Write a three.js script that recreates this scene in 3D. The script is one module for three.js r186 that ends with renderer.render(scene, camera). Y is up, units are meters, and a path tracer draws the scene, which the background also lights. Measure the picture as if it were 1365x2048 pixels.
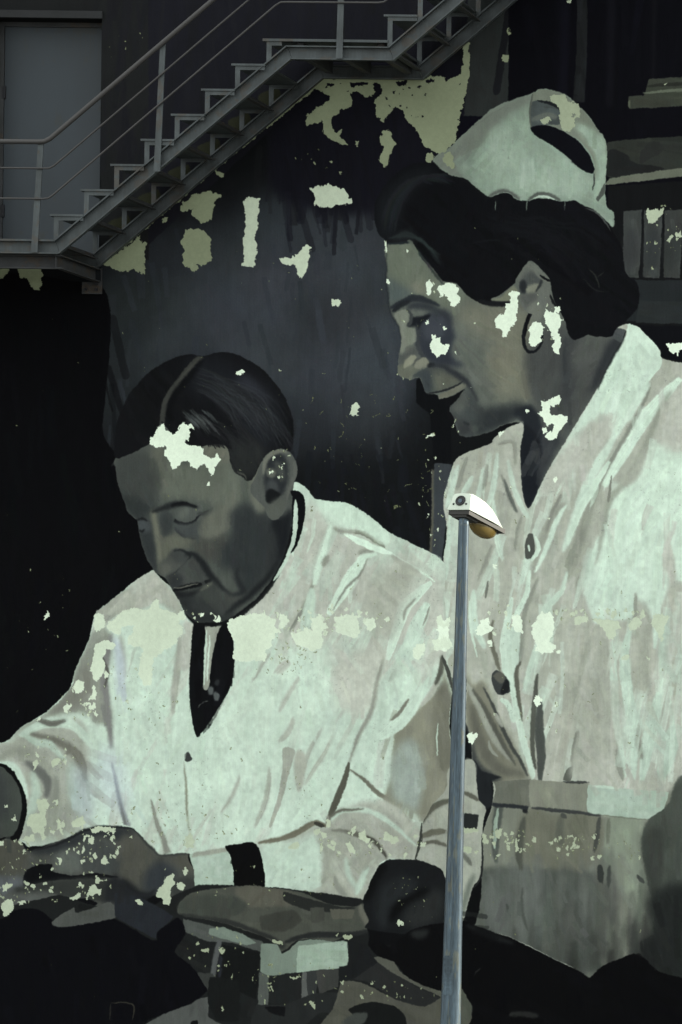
import * as THREE from 'three';
import { mergeGeometries } from 'three/addons/utils/BufferGeometryUtils.js';
import { RoundedBoxGeometry } from 'three/addons/geometries/RoundedBoxGeometry.js';

function rng(seed) { let s = seed | 0; return () => { s = (s + 0x6d2b79f5) | 0; let t = Math.imul(s ^ (s >>> 15), 1 | s); t = (t + Math.imul(t ^ (t >>> 7), 61 | t)) ^ t; return ((t ^ (t >>> 14)) >>> 0) / 4294967296; }; }

// ---------------------------------------------------------------- camera, sky, sun, exposure
const scene = new THREE.Scene();
const renderer = new THREE.WebGLRenderer({ antialias: true });
renderer.setSize(682, 1024);
renderer.toneMapping = THREE.LinearToneMapping;
renderer.toneMappingExposure = 1.75;
renderer.shadowMap.enabled = true;

// long lens 40 m from the wall, square to it, shifted up and to the left (a shift lens), tilted 0.75 degrees
const camera = new THREE.PerspectiveCamera(12.9965, 682 / 1024, 0.5, 900);
camera.position.set(9.893, 2.7, 40);
camera.rotation.set(0, 0, 0.013);
camera.setViewOffset(1365, 2048, -2217.5, -476, 1365, 2048);
scene.add(camera);

const sunDir = new THREE.Vector3(0.78, 0.27, -0.45).normalize();
// bright thin overcast with the sun coming through: computed air and cloud, brighter round the sun
scene.background = (() => {
  const w = 512, h = 256, d = new Float32Array(w * h * 4), r = rng(12), ph = Array.from({ length: 24 }, () => [r() * 9 + 1, r() * 9 + 1, r() * 9 + 1, r() * 6.283]);
  for (let j = 0; j < h; j++) for (let i = 0; i < w; i++) {
    const el = ((j + 0.5) / h - 0.5) * Math.PI, az = ((i + 0.5) / w - 0.5) * 2 * Math.PI, x = Math.cos(az) * Math.cos(el), y = Math.sin(el), z = Math.sin(az) * Math.cos(el);
    let n = 0; for (const [a, b, c, p] of ph) n += Math.sin(a * x + b * y + c * z + p); n /= 24;
    const c = x * sunDir.x + y * sunDir.y + z * sunDir.z, glow = 0.9 * Math.exp((c - 1) * 9), k = (0.96 + n * 0.35 + 0.12 * Math.max(0, y)), o = (j * w + i) * 4;
    d[o] = k * 0.94 + glow * 1.0; d[o + 1] = k * 1.0 + glow * 0.96; d[o + 2] = k * 0.98 + glow * 0.85; d[o + 3] = 1;
  }
  const t = new THREE.DataTexture(d, w, h, THREE.RGBAFormat, THREE.FloatType); t.mapping = THREE.EquirectangularReflectionMapping; t.magFilter = THREE.LinearFilter; t.needsUpdate = true; return t;
})();
scene.environment = scene.background;

const sun = new THREE.DirectionalLight(new THREE.Color(1.0, 0.94, 0.80), 4.2);
sun.name = 'sun';
sun.position.copy(sunDir).multiplyScalar(60);
sun.castShadow = true;
Object.assign(sun.shadow.camera, { left: -30, right: 30, top: 30, bottom: -30, near: 1, far: 150 });
sun.shadow.mapSize.set(2048, 2048);
scene.add(sun);

// ---------------------------------------------------------------- helpers
const LAT = new Float32Array(256 * 256); { const r = rng(7); for (let i = 0; i < LAT.length; i++) LAT[i] = r() * 2 - 1; }
function vn(x, y) {                       // smooth lattice noise, -1..1
  const ix = Math.floor(x), iy = Math.floor(y); let fx = x - ix, fy = y - iy; fx = fx * fx * (3 - 2 * fx); fy = fy * fy * (3 - 2 * fy);
  const x0 = ix & 255, x1 = (ix + 1) & 255, y0 = (iy & 255) << 8, y1 = ((iy + 1) & 255) << 8;
  const a = LAT[y0 + x0], b = LAT[y0 + x1], c = LAT[y1 + x0], d = LAT[y1 + x1];
  return a + (b - a) * fx + (c - a + (a - b - c + d) * fx) * fy;
}
const fbm = (x, y, n = 3) => { let s = 0, a = 0.55; for (let i = 0; i < n; i++) { s += a * vn(x, y); x = x * 2.03 + 17.3; y = y * 2.03 + 9.1; a *= 0.5; } return s; };
const clamp = (v, a = 0, b = 1) => Math.min(b, Math.max(a, v));
const sstep = (a, b, x) => { const t = clamp((x - a) / (b - a)); return t * t * (3 - 2 * t); };

// ---------------------------------------------------------------- the mural: paint on plaster, drawn in the mural's own sketch units
// (225 units to the metre, the sketch hung 0.75 degrees out of true on the wall)
const MX0 = -4.55, MX1 = 4.55, MY1 = 10.05, TW = 2048, TH = 2048;
const KX = TW / (MX1 - MX0), KY = TH / MY1;
const AF = [0.004449, 5.784e-5, -3.09568, 5.784e-5, -0.004449, 9.20578];
const setUnits = (c) => c.setTransform(AF[0] * KX, -AF[3] * KY, AF[1] * KX, -AF[4] * KY, (AF[2] - MX0) * KX, (MY1 - AF[5]) * KY);
function sheet() { const c = document.createElement('canvas'); c.width = TW; c.height = TH; const x = c.getContext('2d'); setUnits(x); return [c, x]; }
const [paintCanvas, pc] = sheet();
const R = rng(4242);
const css = (c, a = 1) => `rgba(${c[0] | 0},${c[1] | 0},${c[2] | 0},${a})`;
const D = (v) => [v * 0.90, v * 0.965, v * 1.07];      // slate black paint
const N = (v) => [v * 0.97, v * 1.0, v * 0.955];       // neutral grey
const W = (v) => [v * 0.985, v * 1.0, v * 0.945];      // warm grey
const M = (v) => [v * 0.98, v * 1.067, v * 0.99];      // pale mint white
const cc = (c) => typeof c === 'number' ? (c < 60 ? D(c) : N(c)) : c;
const zone = (x, y, s) => (p) => { const o = []; for (let i = 0; i < p.length; i += 2) o.push(x + p[i] / s, y + p[i + 1] / s); return o; };
const ZA = zone(220, 700, 3.4125), ZB = zone(220, 980, 3.4125), ZC = zone(740, 440, 4.55), ZD = zone(740, 660, 4.55);
const ZE = zone(960, 480, 3.37), ZF = zone(740, 160, 2.528), ZG = zone(880, 760, 2.814), ZH = zone(880, 1140, 2.814);
const ZI = zone(0, 1180, 2.844), ZJ = zone(440, 960, 2.844), ZK = zone(440, 1300, 2.844), ZL = zone(0, 1480, 2.844);
const ZM = zone(0, 1780, 2.844), ZN = zone(440, 1600, 2.844), ZO = zone(360, 1780, 2.275), ZQ = zone(880, 1520, 2.814);
const ZS = zone(440, 0, 2.238), ZT = zone(0, 0, 2.844), ZU = zone(1000, 0, 2.926), ZV = zone(0, 380, 4.55);

function trace(c, p, smooth = 0.5, closed = true) {
  const n = p.length / 2, X = (i) => p[2 * ((i + n) % n)], Y = (i) => p[2 * ((i + n) % n) + 1], k = smooth / 3;
  const cl = (i) => closed ? i : clamp(i, 0, n - 1);
  c.beginPath(); c.moveTo(X(0), Y(0));
  for (let i = 0; i < (closed ? n : n - 1); i++) {
    const a = cl(i - 1), d = cl(i + 2), b = i, e = closed ? i + 1 : i + 1;
    c.bezierCurveTo(X(b) + (X(e) - X(a)) * k, Y(b) + (Y(e) - Y(a)) * k, X(e) - (X(d) - X(b)) * k, Y(e) - (Y(d) - Y(b)) * k, X(e), Y(e));
  }
  if (closed) c.closePath();
}
function fill(p, col, o = {}) {
  pc.save(); pc.globalAlpha = o.a ?? 1;
  if (o.b) pc.filter = `blur(${o.b}px)`;
  trace(pc, p, o.s ?? 0.8); pc.fillStyle = css(cc(col)); pc.fill();
  pc.filter = 'none'; pc.restore();
  if (o.t) inside(p, () => bristle(p, cc(col), o.t, o.dir ?? 1.4, o.v ?? 0.08, o.len ?? 70), o.s);
}
function inside(p, f, s) { pc.save(); trace(pc, p, s ?? 0.8); pc.clip(); f(); pc.restore(); }
// brush marks of slightly different mixes of one paint
function bristle(p, col, n, dir, v, len) {
  let x0 = 1e9, x1 = -1e9, y0 = 1e9, y1 = -1e9;
  for (let i = 0; i < p.length; i += 2) { x0 = Math.min(x0, p[i]); x1 = Math.max(x1, p[i]); y0 = Math.min(y0, p[i + 1]); y1 = Math.max(y1, p[i + 1]); }
  for (let i = 0; i < n; i++) {
    const x = x0 + R() * (x1 - x0), y = y0 + R() * (y1 - y0), a = dir + (R() - 0.5) * 0.5, l = len * (0.4 + R()), k = 1 + (R() * 2 - 1) * v, w = 3 + R() * 14;
    pc.globalAlpha = 0.25 + R() * 0.35; pc.strokeStyle = css(col.map((q) => q * k)); pc.lineWidth = w; pc.lineCap = R() < 0.5 ? 'butt' : 'round';
    pc.beginPath(); pc.moveTo(x, y); pc.quadraticCurveTo(x + Math.cos(a) * l * 0.5 + (R() - 0.5) * 8, y + Math.sin(a) * l * 0.5, x + Math.cos(a) * l, y + Math.sin(a) * l); pc.stroke();
  }
  pc.globalAlpha = 1;
}
function dryBrush(x0, y0, x1, y1, n, dir) {   // broad half-dry strokes, warm and cool whites over each other
  for (let k = 0; k < n; k++) { const x = x0 + R() * (x1 - x0), y = y0 + R() * (y1 - y0), a = dir + (R() - 0.5) * 0.5, l = 50 + R() * 110, q = R(), c = q < 0.45 ? W(166 + R() * 20) : M(180 + R() * 22); stroke([x, y, x + Math.cos(a) * l * 0.5 + (R() - 0.5) * 10, y + Math.sin(a) * l * 0.5, x + Math.cos(a) * l, y + Math.sin(a) * l], 7 + R() * 17, c, { a: 0.22 + R() * 0.25, p: R() < 0.5 ? 'none' : 'end' }); }
}
// one loaded brush stroke: tapered, with hair marks along it
function stroke(p, w, col, o = {}) {
  const n = p.length / 2, pts = [];
  for (let i = 0; i < n - 1; i++) for (let k = 0; k < 10; k++) {
    const t = k / 10, g = (j) => [p[2 * clamp(j, 0, n - 1)], p[2 * clamp(j, 0, n - 1) + 1]], [a, b, c, d] = [g(i - 1), g(i), g(i + 1), g(i + 2)];
    pts.push([0, 1].map((q) => 0.5 * (2 * b[q] + (c[q] - a[q]) * t + (2 * a[q] - 5 * b[q] + 4 * c[q] - d[q]) * t * t + (3 * b[q] - a[q] - 3 * c[q] + d[q]) * t * t * t)));
  }
  pts.push([p[2 * n - 2], p[2 * n - 1]]);
  const L = [], Rr = [], m = pts.length, prof = o.p ?? 'both';
  for (let i = 0; i < m; i++) {
    const a = pts[Math.max(0, i - 1)], b = pts[Math.min(m - 1, i + 1)], dx = b[0] - a[0], dy = b[1] - a[1], l = Math.hypot(dx, dy) || 1, t = i / (m - 1);
    const q = prof === 'both' ? Math.pow(Math.sin(Math.PI * (0.06 + 0.88 * t)), 0.7) : prof === 'end' ? Math.pow(1 - t * 0.95, 0.7) : prof === 'start' ? Math.pow(0.05 + t * 0.95, 0.7) : 1;
    L.push(pts[i][0] - dy / l * w * q / 2, pts[i][1] + dx / l * w * q / 2); Rr.unshift(pts[i][0] + dy / l * w * q / 2, pts[i][1] - dx / l * w * q / 2);
  }
  const rr = Rr;
  const poly = L.concat(rr);
  pc.save(); pc.globalAlpha = o.a ?? 1; if (o.b) pc.filter = `blur(${o.b}px)`;
  trace(pc, poly, 0.3); pc.fillStyle = css(cc(col)); pc.fill(); pc.filter = 'none';
  if ((o.b ?? 0) < 2.2 && w > 6) {       // hairs of the brush, running on past the ends
    const base = cc(col), nh = Math.min(26, w * 0.9);
    for (let k = 0; k < nh; k++) {
      const q = R(), f = 1 + (R() - 0.5) * 0.13, i0 = Math.floor(R() * 0.2 * m), i1 = Math.floor(m - 1 - R() * 0.2 * m), ext = R() * R() * w * 0.9;
      pc.globalAlpha = (o.a ?? 1) * (0.2 + R() * 0.35); pc.strokeStyle = css(base.map((c) => c * f)); pc.lineWidth = 0.8 + R() * 1.5; pc.beginPath();
      for (let i = i0; i <= i1; i++) { const x = L[2 * i] * (1 - q) + rr[2 * (m - 1 - i)] * q, y = L[2 * i + 1] * (1 - q) + rr[2 * (m - 1 - i) + 1] * q; i === i0 ? pc.moveTo(x, y) : pc.lineTo(x, y); }
      if (i1 > 3) { const A = pts[i1 - 2], B = pts[i1], l = Math.hypot(B[0] - A[0], B[1] - A[1]) || 1, x = L[2 * i1] * (1 - q) + rr[2 * (m - 1 - i1)] * q, y = L[2 * i1 + 1] * (1 - q) + rr[2 * (m - 1 - i1) + 1] * q; pc.lineTo(x + (B[0] - A[0]) / l * ext, y + (B[1] - A[1]) / l * ext); }
      pc.stroke();
    }
  }
  pc.restore();
}
const rect = (x0, y0, x1, y1) => [x0, y0, x1, y0, x1, y1, x0, y1];

// ---- background of the mural
pc.fillStyle = css(D(23)); pc.fillRect(-500, -400, 2700, 2900);
fill([200, 560, 300, 520, 520, 430, 720, 380, 860, 420, 860, 700, 800, 860, 640, 880, 460, 760, 330, 700, 215, 860], [52, 56, 62], { b: 50 });
fill([380, 560, 560, 480, 760, 520, 790, 660, 740, 780, 600, 760, 470, 660], [72, 77, 84], { b: 60 });
fill([700, 560, 780, 520, 790, 640, 800, 760, 760, 840, 700, 760], [70, 75, 81], { b: 26 });
fill([210, 590, 330, 560, 330, 700, 250, 820, 210, 840], [40, 45, 46], { b: 22 });
for (let k = 0; k < 90; k++) { const x = 220 + R() * 600, y = 420 + R() * 440, c = 44 + R() * 38; fill([x - 40, y - 30, x + 20, y - 50, x + 60, y + 10, x + 10, y + 60, x - 50, y + 30], [c * 0.94, c * 1.0, c * 1.06], { b: 16, a: 0.22 }); }
bristle(rect(220, 420, 860, 880), [56, 60, 66], 90, 1.5, 0.1, 70);
bristle(rect(560, 900, 880, 1120), [26, 28, 34], 90, 1.5, 0.1, 80);
fill([-400, 560, 205, 575, 207, 860, 240, 920, 330, 1150, 230, 1260, 190, 1400, 60, 1520, -400, 1600], [9, 9, 12], { s: 0.2 });
fill([-400, 585, 200, 588, 205, 860, 205, 1000, -400, 1000], [8, 8, 11], { s: 0.2 });
bristle(rect(-300, 600, 230, 1400), [9, 10, 13], 200, 1.5, 0.35, 120);
// wall paint behind the stairs and beside the door
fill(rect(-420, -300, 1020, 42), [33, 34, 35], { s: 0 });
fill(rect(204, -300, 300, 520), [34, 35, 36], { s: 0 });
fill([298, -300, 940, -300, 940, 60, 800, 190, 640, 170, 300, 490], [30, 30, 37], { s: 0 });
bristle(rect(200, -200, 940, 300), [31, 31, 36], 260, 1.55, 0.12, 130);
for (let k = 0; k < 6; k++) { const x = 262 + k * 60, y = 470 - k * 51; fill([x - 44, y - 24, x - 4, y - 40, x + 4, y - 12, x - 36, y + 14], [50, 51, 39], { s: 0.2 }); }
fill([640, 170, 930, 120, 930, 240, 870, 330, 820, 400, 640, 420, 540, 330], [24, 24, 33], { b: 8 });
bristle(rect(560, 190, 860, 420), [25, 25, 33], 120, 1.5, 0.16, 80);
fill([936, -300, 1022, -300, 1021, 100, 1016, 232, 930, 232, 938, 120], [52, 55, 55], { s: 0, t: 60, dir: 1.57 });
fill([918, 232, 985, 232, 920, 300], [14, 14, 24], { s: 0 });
// shelves behind the nurse
fill(rect(1019, -300, 1900, 800), [11, 11, 18], { s: 0 });
bristle(rect(1020, -250, 1850, 640), [13, 13, 20], 160, 1.57, 0.4, 160);
for (const [a, b, c] of [[360, 420, [19, 19, 29]], [640, 690, [20, 20, 27]], [905, 925, [24, 24, 29]], [1180, 1240, [22, 22, 28]], [1400, 1430, [24, 24, 30]]]) fill(ZU([a, -300, b, -300, b - 20, 620, a - 10, 620]), c, { s: 0, b: 3 });
fill(ZU([462, -300, 520, -300, 516, 300, 500, 600, 435, 590, 455, 300]), [38, 40, 42], { s: 0, t: 40, dir: 1.57, v: 0.3 });
fill(ZU([760, 565, 845, 557, 862, 522, 880, 462, 1068, 450, 2000, 420, 2000, 600, 1068, 620, 765, 637]), [66, 69, 62], { s: 0.1, t: 50, dir: 0.05, v: 0.2 });
stroke(ZU([840, 545, 960, 535, 1068, 528, 1600, 515]), 6, [98, 103, 92]); stroke(ZU([865, 505, 1068, 490, 1700, 470]), 7, [44, 46, 42], { a: 0.7 });
stroke(ZU([762, 585, 764, 632]), 5, [92, 96, 84]);
fill(ZU([625, 870, 640, 832, 780, 815, 1068, 798, 2000, 770, 2000, 950, 1068, 990, 650, 1042]), [54, 57, 53], { s: 0.3, t: 60, dir: 0, v: 0.2 });
fill(ZU([640, 880, 740, 900, 790, 950, 900, 970, 940, 1000, 660, 1035, 640, 960]), [38, 40, 40], { t: 12, dir: 0.1 });
fill(ZU([860, 850, 930, 830, 960, 880, 880, 930, 820, 950]), [47, 49, 47], { a: 0.8 });
fill(ZU([625, 1075, 650, 1045, 800, 1020, 1068, 985, 2000, 900, 2000, 950, 1068, 1032, 640, 1082]), [104, 108, 97], { s: 0.3, t: 14, dir: -0.1 });
fill(ZU([640, 1090, 2000, 990, 2000, 2500, 640, 2500]), [22, 23, 25], { s: 0 });
bristle(ZU([660, 1120, 2000, 2000]), [23, 24, 26], 90, 1.5, 0.25, 100);
for (let k = 0; k < 10; k++) { const x = 730 + k * 120 - (k > 2 ? 5 : 0); const c = [72, 70, 66, 58, 74, 62, 69, 56, 70, 64][k]; fill(ZU([x, 1236 - k * 3, x + 108, 1230 - k * 3, x + 88, 1628, x - 6, 1622]), [c * 0.97, c, c * 0.99], { s: 0, t: 26, dir: 1.57, v: 0.2 }); fill(ZU([x + 10, 1380, x + 70, 1350, x + 95, 1450, x + 60, 1560, x + 5, 1560]), [c * 0.84, c * 0.87, c * 0.88], { b: 4, a: 0.7 }); }
fill(ZU([735, 1640, 2000, 1640, 2000, 1900, 700, 1880]), [40, 44, 46], { s: 0, t: 40, dir: 0 });
fill(ZU([820, 1760, 2000, 1790, 2000, 1905, 800, 1890]), [46, 50, 51], { s: 0, t: 40, dir: 0 });
fill(ZE([980, 575, 1900, 585, 1900, 900, 1230, 790, 1060, 580]), [15, 16, 21], { s: 0 });

// ---- dark figure gap between the heads and the grey upright behind the nurse
fill([852, 745, 900, 770, 905, 920, 870, 930, 862, 830, 835, 805, 835, 760], [15, 17, 20], { s: 0.1 });
fill([871, 928, 905, 930, 900, 1000, 885, 1130, 866, 1110, 868, 1010], [66, 70, 74], { s: 0.1, t: 16, dir: 1.57 });
stroke([868, 940, 867, 1020, 864, 1105], 5, [92, 92, 84], { p: 'none', b: 1 });

// ---- nurse: face and neck
const nurseSkin = ZC([165, 215, 160, 400, 160, 560, 175, 700, 188, 800, 220, 890, 270, 970, 295, 1091]).concat(ZD([290, 150, 270, 230, 265, 330, 262, 402, 310, 440, 380, 450, 455, 428, 490, 500, 522, 577, 620, 590, 635, 622, 662, 630, 780, 590, 866, 540, 800, 632, 735, 715, 768, 790, 790, 890, 850, 968, 960, 965, 1100, 930]), ZG([300, 288, 380, 245, 470, 250, 455, 400, 465, 600, 495, 716, 522, 702, 600, 530, 720, 330, 800, 200, 905, 25]), ZE([990, 610, 920, 560, 700, 100, 300, 50]), ZC([900, 300, 400, 150]));
fill([772, 480, 790, 470, 1080, 500, 1250, 640, 1100, 1010, 1050, 960, 1050, 850, 930, 872, 905, 850], [17, 18, 21], { s: 0 });
fill(nurseSkin, [98, 102, 97], { s: 0.35 });
inside(nurseSkin, () => {
  bristle(rect(770, 470, 1260, 900), [99, 103, 98], 260, 1.2, 0.1, 60);
  fill(ZC([165, 215, 390, 180, 470, 320, 640, 530, 800, 600, 900, 700, 740, 790, 520, 740, 250, 620, 165, 560]), [110, 116, 105], { b: 8, t: 0 });
  fill(ZC([165, 540, 300, 600, 420, 650, 360, 710, 220, 770, 180, 760]), [92, 100, 99], { b: 7 });
  fill(ZC([420, 560, 560, 560, 560, 640, 440, 660, 380, 620]), [124, 124, 112], { b: 7, a: 0.8 });
  fill(ZD([800, -150, 1000, 60, 1240, 250, 1120, 560, 1300, 640, 1500, 500, 1500, -100, 1100, -250]), [114, 115, 104], { b: 12 });
  fill(ZD([1080, 180, 1250, 160, 1300, 380, 1150, 480, 1080, 350]), [122, 121, 108], { b: 14, a: 0.8 });
  fill(ZC([450, 990, 500, 890, 620, 830, 730, 850, 770, 1000, 800, 1091]).concat(ZD([770, 90, 760, 240, 860, 320, 700, 330, 560, 300, 480, 220, 440, 120])), [56, 60, 67], { b: 4 });
  fill(ZC([520, 900, 640, 860, 700, 900, 700, 1000, 600, 1091, 490, 1060]), [72, 76, 82], { b: 5, a: 0.9 });
  fill(ZC([230, 850, 335, 815, 380, 890, 360, 965, 430, 1000, 440, 1091]).concat(ZD([432, 100, 330, 165, 300, 230, 280, 200, 292, 0])).concat(ZC([290, 1040, 265, 950])), [124, 128, 118], { s: 0.3, b: 1, t: 16, dir: 1.4 });
  fill(ZD([330, 165, 390, 165, 385, 215, 330, 260]), [102, 104, 98], { b: 2 });
  stroke(ZC([195, 800, 300, 755, 400, 715, 500, 725, 640, 780]), 13, [48, 52, 57], { b: 1.6 });
  stroke(ZC([215, 830, 300, 770, 380, 740]), 9, [42, 46, 50], { b: 1.5 });
  stroke(ZC([345, 800, 430, 775, 540, 790, 680, 850]), 16, [60, 64, 68], { b: 3 });
  fill(ZC([350, 965, 385, 900, 470, 878, 560, 860, 530, 905, 475, 945, 445, 1005, 415, 965]), [32, 35, 40], { b: 1.4 });
  stroke(ZC([345, 815, 385, 870, 375, 930, 350, 965]), 7, [70, 73, 74], { b: 1.5 });
  stroke(ZD([430, -60, 445, 60, 440, 150, 470, 220, 540, 290]), 7, [66, 69, 72], { b: 2 });
  fill(ZD([262, 330, 320, 300, 350, 250, 405, 222, 430, 275, 500, 250, 540, 285, 540, 340, 470, 365, 400, 410, 378, 445, 262, 405]), [108, 110, 101], { s: 0.4, t: 14, dir: 2.4 });
  fill(ZD([265, 230, 330, 200, 400, 160, 440, 170, 430, 240, 350, 250, 310, 300, 265, 320]), [84, 86, 85], { b: 3, a: 0.8 });
  fill(ZD([340, 270, 400, 230, 425, 270, 350, 340, 320, 335]), [134, 135, 121], { b: 1 });
  fill(ZD([420, 300, 500, 255, 540, 290, 530, 335, 440, 355]), [128, 129, 117], { b: 1 });
  stroke(ZD([400, 330, 430, 280, 480, 255]), 4, [84, 86, 84], { b: 1 });
  fill(ZD([545, 300, 610, 310, 570, 345, 540, 345]), [38, 41, 45], { b: 1.5 });
  fill(ZD([400, 415, 470, 375, 570, 340, 680, 368, 850, 462, 780, 520, 640, 565, 525, 582, 480, 470]), [82, 86, 83], { s: 0.5, t: 22, dir: 0.4 });
  fill(ZD([400, 415, 470, 375, 540, 360, 580, 480, 540, 580, 490, 540, 460, 440]), [68, 73, 76], { b: 4 });
  fill(ZD([600, 400, 720, 400, 840, 465, 700, 530, 620, 550]), [96, 98, 90], { b: 5 });
  stroke(ZD([525, 582, 640, 562, 780, 515, 860, 462]), 4, [44, 46, 48]);
  fill(ZD([630, 598, 700, 565, 860, 490, 872, 530, 760, 592, 660, 632]), [112, 113, 103], { s: 0.5, t: 8, dir: 2.6 });
  stroke(ZD([545, 335, 650, 325, 760, 380, 860, 450, 920, 520, 990, 650]), 11, [54, 57, 61], { b: 2.5 });
  stroke(ZD([870, 538, 800, 625, 735, 712]), 5, [24, 26, 29], {});
  fill(ZD([735, 715, 870, 545, 920, 545, 1000, 680, 1040, 720, 1000, 860, 900, 870, 960, 960, 850, 970, 790, 890]), [72, 76, 76], { b: 4, t: 20, dir: 1 });
  fill(ZD([760, 680, 870, 560, 900, 640, 850, 740, 790, 760]), [88, 91, 88], { b: 5 });
  fill(ZD([1040, 740, 1200, 700, 1400, 690, 1300, 830, 1100, 925, 960, 965, 1000, 850]), [53, 57, 59], { b: 7 });
  fill(ZD([830, 830, 930, 870, 900, 940, 830, 930]), [60, 62, 64], { b: 4 });
  stroke(ZD([860, 840, 920, 865]), 5, [50, 53, 55], { b: 1 });
  // neck
  fill(ZE([310, 760, 560, 560, 640, 680, 900, 660, 960, 690, 880, 830, 780, 1060, 560, 1300, 450, 1250]), [79, 81, 80], { b: 9 });
  fill(ZE([590, 660, 700, 660, 620, 800, 640, 1000, 560, 1100]), [62, 65, 68], { b: 8, a: 0.8 });
  stroke(ZE([585, 650, 575, 820, 590, 1000]), 6, [60, 63, 65], { b: 2 });
  fill(ZE([640, 700, 780, 660, 860, 720, 800, 860, 700, 900]), [88, 90, 88], { b: 10, a: 0.9 });
  fill(ZE([880, 690, 960, 690, 870, 850, 790, 1000, 760, 980]), [54, 57, 60], { b: 4 });
  fill(ZG([420, 190, 480, 145, 540, 165, 580, 260, 590, 420, 560, 610, 520, 705, 495, 716, 465, 600, 455, 400, 470, 250]), [42, 46, 51], { b: 3 });
  fill(ZG([470, 260, 520, 290, 550, 400, 565, 560, 515, 700, 490, 710, 462, 560, 458, 380]), [31, 35, 41], { b: 3 });
  fill(ZG([590, 300, 690, 330, 640, 440, 580, 560, 560, 480]), [62, 65, 68], { b: 6 });
  stroke(ZG([470, 250, 530, 300, 570, 380, 575, 440]), 7, [32, 35, 40], { b: 2 });
  bristle(ZG([520, 150, 900, 600]), [66, 68, 70], 30, 1.9, 0.08, 40);
});
stroke(nurseSkin.slice(0, 16), 4, [38, 41, 46], { a: 0.6, b: 1.2 });
stroke([760, 613, 772, 612, 782, 609], 2, [62, 66, 66]);

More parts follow.
